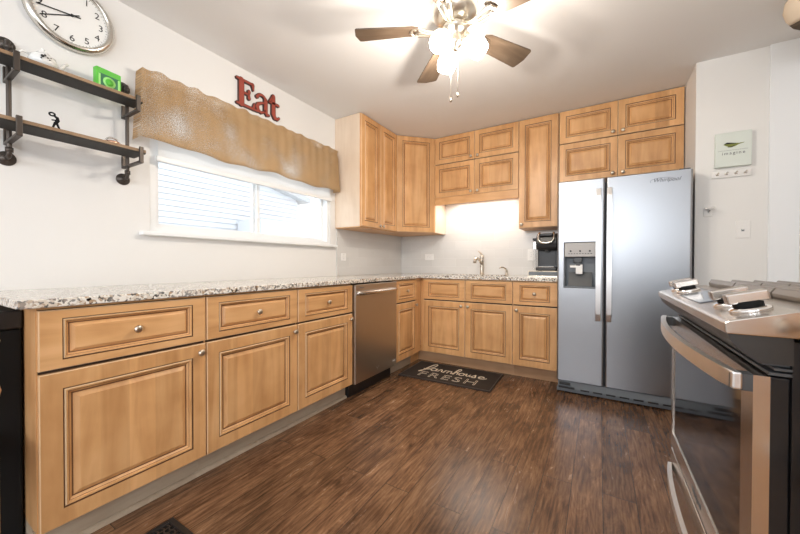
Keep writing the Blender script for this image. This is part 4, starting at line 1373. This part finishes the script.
sf = thing('iron_figurine', 'tiny black iron figurine standing on the lower shelf', 'figurine', (0.11, -3.245, zt2 + 0.002), R(80))
b = MB()
b.tube([(-0.017, 0, 0.0), (-0.009, 0, 0.030), (-0.002, 0, 0.052)], [0.0038, 0.0035, 0.005], 8)
b.tube([(0.017, 0, 0.0), (0.010, 0, 0.028), (0.001, 0, 0.052)], [0.0042, 0.0038, 0.005], 8)
b.tube([(-0.009, 0, 0.010), (0.004, 0, 0.022), (0.010, 0, 0.014)], 0.002, 6)
b.tube([(0.0, 0, 0.050), (0.006, 0, 0.062), (0.004, 0, 0.074), (-0.008, 0, 0.082)], [0.006, 0.007, 0.006, 0.004], 8)
b.tube([(-0.014, 0, 0.060), (0.0, 0, 0.062)], 0.003, 6)
b.tube([(-0.012 + 0.009 * math.cos(R(a)), 0, 0.086 + 0.007 * math.sin(R(a))) for a in range(0, 360, 30)], 0.0035, 8, closed=True)
b.build('figurine_body', M['blackmatte'], sf)
bw = thing('metal_trinket', 'small round copper and silver trinket on the lower shelf, below the green tin', 'ornament', (0.12, -3.045, zt2))
b = MB(); b.lathe([(0.010, 0.0), (0.020, 0.003), (0.029, 0.014), (0.031, 0.026), (0.029, 0.028), (0.026, 0.016), (0.0, 0.006)], seg=26); b.build('trinket_bowl', M['copper'], bw)
b = MB(); b.tube([(0.0, 0.028 * math.cos(R(a)), 0.022 + 0.026 * math.sin(R(a))) for a in range(0, 181, 15)], 0.004, 8); b.build('trinket_handle', M['chrome'], bw)

# ------------------------------------------------------------------ right wall items
pc = thing('canvas_print', 'small square canvas print of a green bird over the word imagine', 'picture', (2.992, -0.654, 1.805))
MB().box(-0.089, 0.089, -0.030, -0.001, -0.115, 0.115, 0.003).build('canvas', mat('pale_green_canvas', (0.68, 0.73, 0.68), 0.8), pc)
b = MB()
Tb = basis((-0.008, -0.030, 0.028), (1, 0, 0), (0, 0, 1))
b.stroke([(-0.038, 0.006), (-0.026, 0.006), (-0.006, 0.0), (0.014, 0.0), (0.034, 0.004), (0.058, 0.008)], [0.006, 0.020, 0.032, 0.022, 0.008, 0.003], Tb, 0.0006)
bo = b.build('painted_bird', mat('olive_green_paint', (0.20, 0.23, 0.05), 0.7), pc)
b = MB(); b.stroke([(-0.036, 0.010), (-0.024, 0.014), (-0.010, 0.012), (0.02, 0.008)], [0.004, 0.011, 0.009, 0.003], Tb, 0.0010); b.stroke([(-0.02, -0.012), (0.0, -0.013), (0.012, -0.006)], [0.003, 0.006, 0.003], Tb, 0.001)
b.build('painted_wing', M['ink'], bo)
MB().box(-0.075, 0.070, -0.0306, -0.030, -0.007, -0.0055).build('painted_line', M['midgrey'], pc)
text_mesh('lettering', 'imagine', 0.028, M['darkgrey'], basis((0.0, -0.0304, -0.026), (1, 0, 0), (0, 0, 1)), pc, 0.0005, spacing=1.35)

hr = thing('hook_rack', 'white wooden rack with four metal hooks under the bird canvas', 'hook rack', (2.985, -0.654, 1.645))
MB().box(-0.098, 0.098, -0.014, -0.001, -0.022, 0.022, 0.003).build('rack_board', M['white'], hr)
for k in range(4):
    x = -0.069 + k * 0.046
    b = MB()
    b.lathe([(0.008, 0.0135), (0.007, 0.017), (0.0, 0.018)], (x, 0, 0.0), Matrix.Rotation(PI / 2, 3, 'X'), 12)
    b.tube([(x, -0.015, 0.0), (x, -0.030, -0.002), (x, -0.038, -0.010), (x, -0.042, 0.002)], 0.003, 8)
    b.lathe([(0, -0.006), (0.0055, -0.002), (0.0055, 0.003), (0, 0.007)], (x, -0.042, 0.004), None, 10)
    b.build('hook', M['nickel'], hr)

hk = thing('utility_hook', 'small white wall hook with a chrome arm beside the refrigerator', 'hook', (2.872, -0.654, 1.405))
MB().box(-0.022, 0.022, -0.010, -0.001, -0.040, 0.035, 0.004).build('hook_plate', M['white'], hk)
b = MB(); b.box(-0.026, 0.026, -0.060, -0.010, 0.004, 0.018, 0.004); b.tube([(0.0, -0.010, -0.004), (0.0, -0.034, -0.016), (0.0, -0.052, -0.006)], 0.005, 8)
b.build('chrome_arm', M['chrome'], hk)

def plate(name, loc, rotz, w, h, label, kind='outlet', cat='outlet'):
    t = thing(name, label, cat, loc, rotz)
    MB().box(-w / 2, w / 2, -0.006, -0.0005, -h / 2, h / 2, 0.002).build('cover_plate', M['white'], t)
    b = MB()
    if kind == 'switch':
        b.box(-0.016, 0.016, -0.0075, -0.006, -0.033, 0.033, 0.001)
        b.mi = 1
        b.box(-0.007, 0.007, -0.0078, -0.0075, -0.012, 0.004)
        b.mi = 0
        b.box(-0.005, 0.005, -0.013, -0.0075, -0.002, 0.010, 0.001)
        b.build('switch_toggle', [M['white'], M['midgrey']], t)
    else:
        hor = w > h
        for s in (-1, 1):
            cx, cz = (s * 0.02, 0) if hor else (0, s * 0.02)
            b.mi = 0
            b.box(cx - 0.015, cx + 0.015, -0.0072, -0.006, cz - 0.015, cz + 0.015, 0.002)
            b.mi = 1
            for q in (-0.005, 0.005):
                b.box(cx + q - 0.001, cx + q + 0.001, -0.0076, -0.0072, cz - 0.002, cz + 0.006)
        b.mi = 1
        b.lathe([(0.003, 0.006), (0.003, 0.0075)], (0, 0, 0), Matrix.Rotation(PI / 2, 3, 'X'), 8)
        b.build('receptacle', [M['white'], M['midgrey']], t)
    return t
plate('light_switch', (3.048, -0.654, 1.267), 0, 0.072, 0.116, 'white light switch on the right wall below the hook rack', 'switch', 'switch')
plate('electrical_outlet', (0.008, -1.155, 1.10), R(90), 0.072, 0.075, 'white outlet on the left wall tile below the end wall cabinet')
plate('electrical_outlet', (0.415, -0.008, 1.117), 0, 0.118, 0.075, 'white horizontal outlet on the back wall tile left of the faucet')
plate('electrical_outlet', (1.612, -0.008, 1.13), 0, 0.072, 0.118, 'white upright outlet on the tile beside the coffee maker')

# ------------------------------------------------------------------ mat, vent, odd items
fm = thing('kitchen_mat', 'dark kitchen mat lettered farmhouse FRESH in front of the sink', 'floor mat', (1.056, -0.862, 0.0), R(1.5))
MB().box(-0.425, 0.425, -0.245, 0.245, 0.0, 0.010, 0.003).build('mat_base', M['rubber'], fm)
b = MB()
for (a0, a1, c0, c1) in ((-0.42, 0.42, -0.238, -0.230), (-0.42, 0.42, 0.230, 0.238), (-0.42, -0.412, -0.23, 0.23), (0.412, 0.42, -0.23, 0.23)):
    b.box(a0, a1, c0, c1, 0.0101, 0.0115)
b.build('mat_border', M['matedge'], fm)
# script word by hand: pen-like strokes
b = MB()
Tm = basis((0.012, 0.0, 0.0102), (1, 0, 0), (0, 1, 0))
def sw(pts, w=0.009):
    b.stroke(pts, w * 1.25, Tm, 0.001)
y0 = 0.005
xh = 0.075
# f
x = -0.27
sw(bez((x - 0.03, y0 + 0.02), (x + 0.03, y0 + 0.01), (x + 0.075, y0 + 0.17), (x + 0.04, y0 + 0.19), 12)); sw(bez((x + 0.04, y0 + 0.19), (x - 0.005, y0 + 0.19), (x - 0.005, y0 - 0.02), (x - 0.035, y0 - 0.07), 12), 0.012)
sw(bez((x - 0.035, y0 - 0.07), (x - 0.06, y0 - 0.09), (x - 0.04, y0 - 0.01), (x + 0.04, y0 + 0.03), 10), 0.007)
# a
def la(x):
    sw([(x + 0.026 + 0.026 * math.cos(R(a)), y0 + 0.032 + 0.034 * math.sin(R(a))) for a in range(30, 361, 30)], 0.010)
    sw(bez((x + 0.052, y0 + 0.065), (x + 0.048, y0 + 0.02), (x + 0.052, y0 - 0.01), (x + 0.075, y0 + 0.015), 8), 0.011)
def lr(x):
    sw(bez((x, y0 + 0.01), (x + 0.004, y0 + 0.05), (x + 0.010, y0 + 0.085), (x + 0.014, y0 + 0.07), 6)); sw(bez((x + 0.014, y0 + 0.07), (x + 0.04, y0 + 0.06), (x + 0.02, y0 - 0.01), (x + 0.05, y0 + 0.01), 8), 0.010)
def hump(x, n, h=xh - 0.01):
    for k in range(n):
        xx = x + k * 0.034
        sw([(xx, y0 + h), (xx - 0.002, y0)], 0.011)
        sw(bez((xx, y0 + 0.03), (xx + 0.012, y0 + h + 0.02), (xx + 0.034, y0 + h + 0.015), (xx + 0.032, y0 + 0.01), 8), 0.008)
    sw(bez((x + n * 0.034 - 0.002, y0 + 0.02), (x + n * 0.034, y0 - 0.005), (x + n * 0.034 + 0.012, y0 - 0.002), (x + n * 0.034 + 0.02, y0 + 0.018), 6), 0.009)
la(-0.225); lr(-0.148); hump(-0.088, 2)
xx = 0.005
sw(bez((xx - 0.012, y0 + 0.02), (xx + 0.04, y0 + 0.07), (xx + 0.045, y0 + 0.17), (xx + 0.02, y0 + 0.165), 10), 0.008); sw(bez((xx + 0.02, y0 + 0.165), (xx + 0.0, y0 + 0.15), (xx + 0.004, y0 + 0.05), (xx, y0), 8), 0.012)
sw(bez((xx, y0 + 0.03), (xx + 0.012, y0 + 0.085), (xx + 0.036, y0 + 0.08), (xx + 0.034, y0 + 0.01), 8), 0.009)
sw([(0.078 + 0.024 * math.cos(R(a)), y0 + 0.032 + 0.032 * math.sin(R(a))) for a in range(0, 361, 30)], 0.010)
sw(bez((0.1, y0 + 0.05), (0.112, y0 + 0.055), (0.118, y0 + 0.07), (0.120, y0 + 0.068), 5), 0.008); sw(bez((0.120, y0 + 0.066), (0.116, y0 - 0.01), (0.150, y0 - 0.01), (0.154, y0 + 0.066), 8), 0.010); sw(bez((0.154, y0 + 0.066), (0.152, y0 + 0.02), (0.156, y0 - 0.005), (0.175, y0 + 0.015), 6), 0.010)
sw(bez((0.172, y0 + 0.015), (0.190, y0 + 0.05), (0.200, y0 + 0.08), (0.200, y0 + 0.072), 6), 0.008); sw(bez((0.200, y0 + 0.072), (0.196, y0 + 0.045), (0.235, y0 - 0.01), (0.186, y0 + 0.002), 8), 0.011)
sw([(0.262 + 0.024 * math.cos(R(a)), y0 + 0.032 + 0.032 * math.sin(R(a))) for a in range(0, 301, 30)], 0.009); sw([(0.238, y0 + 0.026), (0.285, y0 + 0.036)], 0.008); sw(bez((0.272, y0 + 0.002), (0.29, y0 + 0.0), (0.30, y0 + 0.012), (0.31, y0 + 0.03), 6), 0.007)
b.build('script_lettering', M['cream'], fm)
text_mesh('capital_lettering', 'FRESH', 0.172, M['cream'], basis((0.005, -0.118, 0.0106), (1, 0, 0), (0, 1, 0)), fm, 0.0006, spacing=1.25)
text_mesh('outline_gap', 'FRESH', 0.172, M['rubber'], basis((0.005, -0.118, 0.0113), (1, 0, 0), (0, 1, 0)), fm, 0.0004, spacing=1.25, offset=-0.0045)

vt = thing('floor_vent', 'black metal floor vent grille at the bottom left', 'floor vent', (0.757, -3.065, 0.0))
b = MB()
W_, L_ = 0.155, 0.31
b.box(0, W_, -0.022, 0, 0, 0.006, 0.002); b.box(0, W_, -L_, -L_ + 0.022, 0, 0.006, 0.002); b.box(0, 0.022, -L_ + 0.022, -0.022, 0, 0.006, 0.002); b.box(W_ - 0.022, W_, -L_ + 0.022, -0.022, 0, 0.006, 0.002)
b.build('vent_frame', M['black'], vt)
b = MB()
b.box(0.022, W_ - 0.022, -L_ + 0.022, -0.022, 0.0003, 0.001)
b.build('vent_well', M['blackmatte'], vt)
b = MB()
for k in range(14):
    yy = -0.034 - k * 0.0185
    b.stroke([(0.024 + 0.0107 * i, yy + 0.005 * math.sin(i * 1.57)) for i in range(11)], 0.004, basis((0, 0, 0.002), (1, 0, 0), (0, 1, 0)), 0.003, cap=False)
for k in range(4):
    b.box(0.040 + k * 0.024, 0.044 + k * 0.024, -L_ + 0.022, -0.022, 0.002, 0.0046)
b.build('vent_scrollwork', M['pipe'], vt)

# black bin and turned wooden post at the left edge
bn = thing('waste_bin', 'slim black waste bin standing against the left end of the cabinets', 'bin', (0.30, -3.46, 0.0))
b = MB(); b.box(-0.20, 0.178, -0.038, 0.040, 0.0, 0.80, 0.008, 3); b.build('bin_body', M['blackmatte'], bn)
b = MB(); b.box(-0.203, 0.181, -0.040, 0.042, 0.801, 0.868, 0.008, 3); b.build('bin_lid', M['black'], bn)
po = thing('dining_chair', 'honey wood chair at the left edge, only its turned back post showing', 'chair', (0.685, -3.525, 0.0), R(90))
def post(x, y, h):
    b = MB()
    b.lathe([(0.014, 0), (0.018, 0.05), (0.020, 0.15), (0.024, 0.17), (0.020, 0.19), (0.020, 0.42), (0.019, 0.62), (0.025, 0.65), (0.019, 0.68), (0.019, 0.78), (0.024, 0.80), (0.019, 0.82), (0.017, h - 0.04), (0.021, h - 0.02), (0.0, h)], (x, y, 0), None, 18)
    return b
post(0, 0.0, 0.98).build('back_post', M['wood'], po)
post(-0.40, 0.0, 0.98).build('back_post', M['wood'], po)
for x in (0.0, -0.40):
    b = MB(); b.lathe([(0.014, 0), (0.018, 0.05), (0.022, 0.2), (0.018, 0.3), (0.020, 0.44)], (x, 0.40, 0), None, 16); b.build('front_leg', M['wood'], po)
MB().box(-0.425, 0.0, 0.025, 0.43, 0.44, 0.47, 0.01).build('seat', M['wood'], po)
for z_ in (0.62, 0.75, 0.88):
    MB().box(-0.40, 0.0, -0.008, 0.008, z_, z_ + 0.05, 0.004).build('back_slat', M['wood'], po)

# ornament high on the right
orx, ory, orz = 3.155, -1.18, 2.36
on = thing('hanging_basket', 'cream and dark brown woven basket hanging in the top right corner', 'basket', (orx, ory, orz))
b = MB()
q = Vector((0, 0, 1)).rotation_difference(Vector((-0.50, -0.31, 0.80)).normalized()).to_matrix()
b.lathe([(0.0, 0.11), (0.03, 0.106), (0.065, 0.085), (0.090, 0.045), (0.095, 0.0), (0.090, -0.025)], (0, 0, 0), q, 30)
b.build('basket_top', M['creamcloth'], on)
b = MB()
b.lathe([(0.091, -0.024), (0.086, -0.05), (0.07, -0.078), (0.04, -0.10), (0.0, -0.108)], (0, 0, 0), q, 30)
b.build('basket_base', M['rust'], on)
b = MB(); b.tube([(0, 0, 0.08), (0, 0, H - orz - 0.001)], 0.003, 6); b.build('hanging_cord', M['cream'], on)

# ------------------------------------------------------------------ outside: neighbour's house and bare tree
nh = thing('neighbour_house', 'white-sided house with a grey roof seen through the window', 'house', (-5.0, 0.0, 0.0))
def ridge(y):
    return 3.03 - 0.2 * (y - 1.6)
b = MB()
for k in range(44):
    z_ = -0.6 + k * 0.115
    ye = min(2.72, 1.6 + (3.03 - (z_ + 0.115)) / 0.2)
    if ye > -4.4:
        b.prism([(-0.02, z_ + 0.006), (0.020, z_ + 0.006), (0.0, z_ + 0.115), (-0.02, z_ + 0.115)], 'y', -4.5, ye)
b.prism([(-4.5, -0.6), (2.70, -0.6), (2.70, ridge(2.7)), (-4.5, ridge(-4.5))], 'x', -3.0, -0.02)
b.build('siding_wall', M['siding'], nh)
b = MB()
b.prism([(-4.6, ridge(-4.6)), (3.0, ridge(3.0) - 0.02), (3.0, ridge(3.0) + 0.12), (-4.6, ridge(-4.6) + 0.14)], 'x', -3.2, 0.22)
b.build('roof', M['roofing'], nh)
MB().box(0.05, 0.9, 0.9, 2.6, -0.6, 2.02).build('porch_wall', M['siding'], nh)
MB().box(-14, -0.3, -9, 12, -0.7, -0.6).build('yard_ground', M['snow'], kind='structure')
tr = thing('bare_tree', 'bare grey tree outside at the right end of the window', 'tree', (-5.0, 4.6, -0.6))
random.seed(9)
b = MB()
b.tube([(0, 0, 0), (0.05, 0.03, 1.5), (0.0, 0.1, 3.0), (0.1, 0.05, 5.0)], [0.10, 0.08, 0.06, 0.02], 8)
b.build('trunk', M['bark'], tr)
b = MB()
for k in range(60):
    z_ = random.uniform(1.4, 4.5); a = random.uniform(0, 6.28); l = random.uniform(0.5, 1.3)
    p0 = Vector((0.03, 0.05, z_)); p1 = p0 + Vector((math.cos(a) * l * 0.5, math.sin(a) * l * 0.5, l * 0.35)); p2 = p0 + Vector((math.cos(a) * l, math.sin(a) * l, l * 0.9))
    b.tube([tuple(p0), tuple(p1), tuple(p2)], [0.022, 0.014, 0.005], 5)
    for m_ in range(3):
        d_ = Vector((random.uniform(-.3, .3), random.uniform(-.3, .3), random.uniform(.1, .4)))
        b.tube([tuple(p1.lerp(p2, m_ / 3)), tuple(p1.lerp(p2, m_ / 3) + d_)], [0.009, 0.003], 4)
b.build('branches', M['bark'], tr)
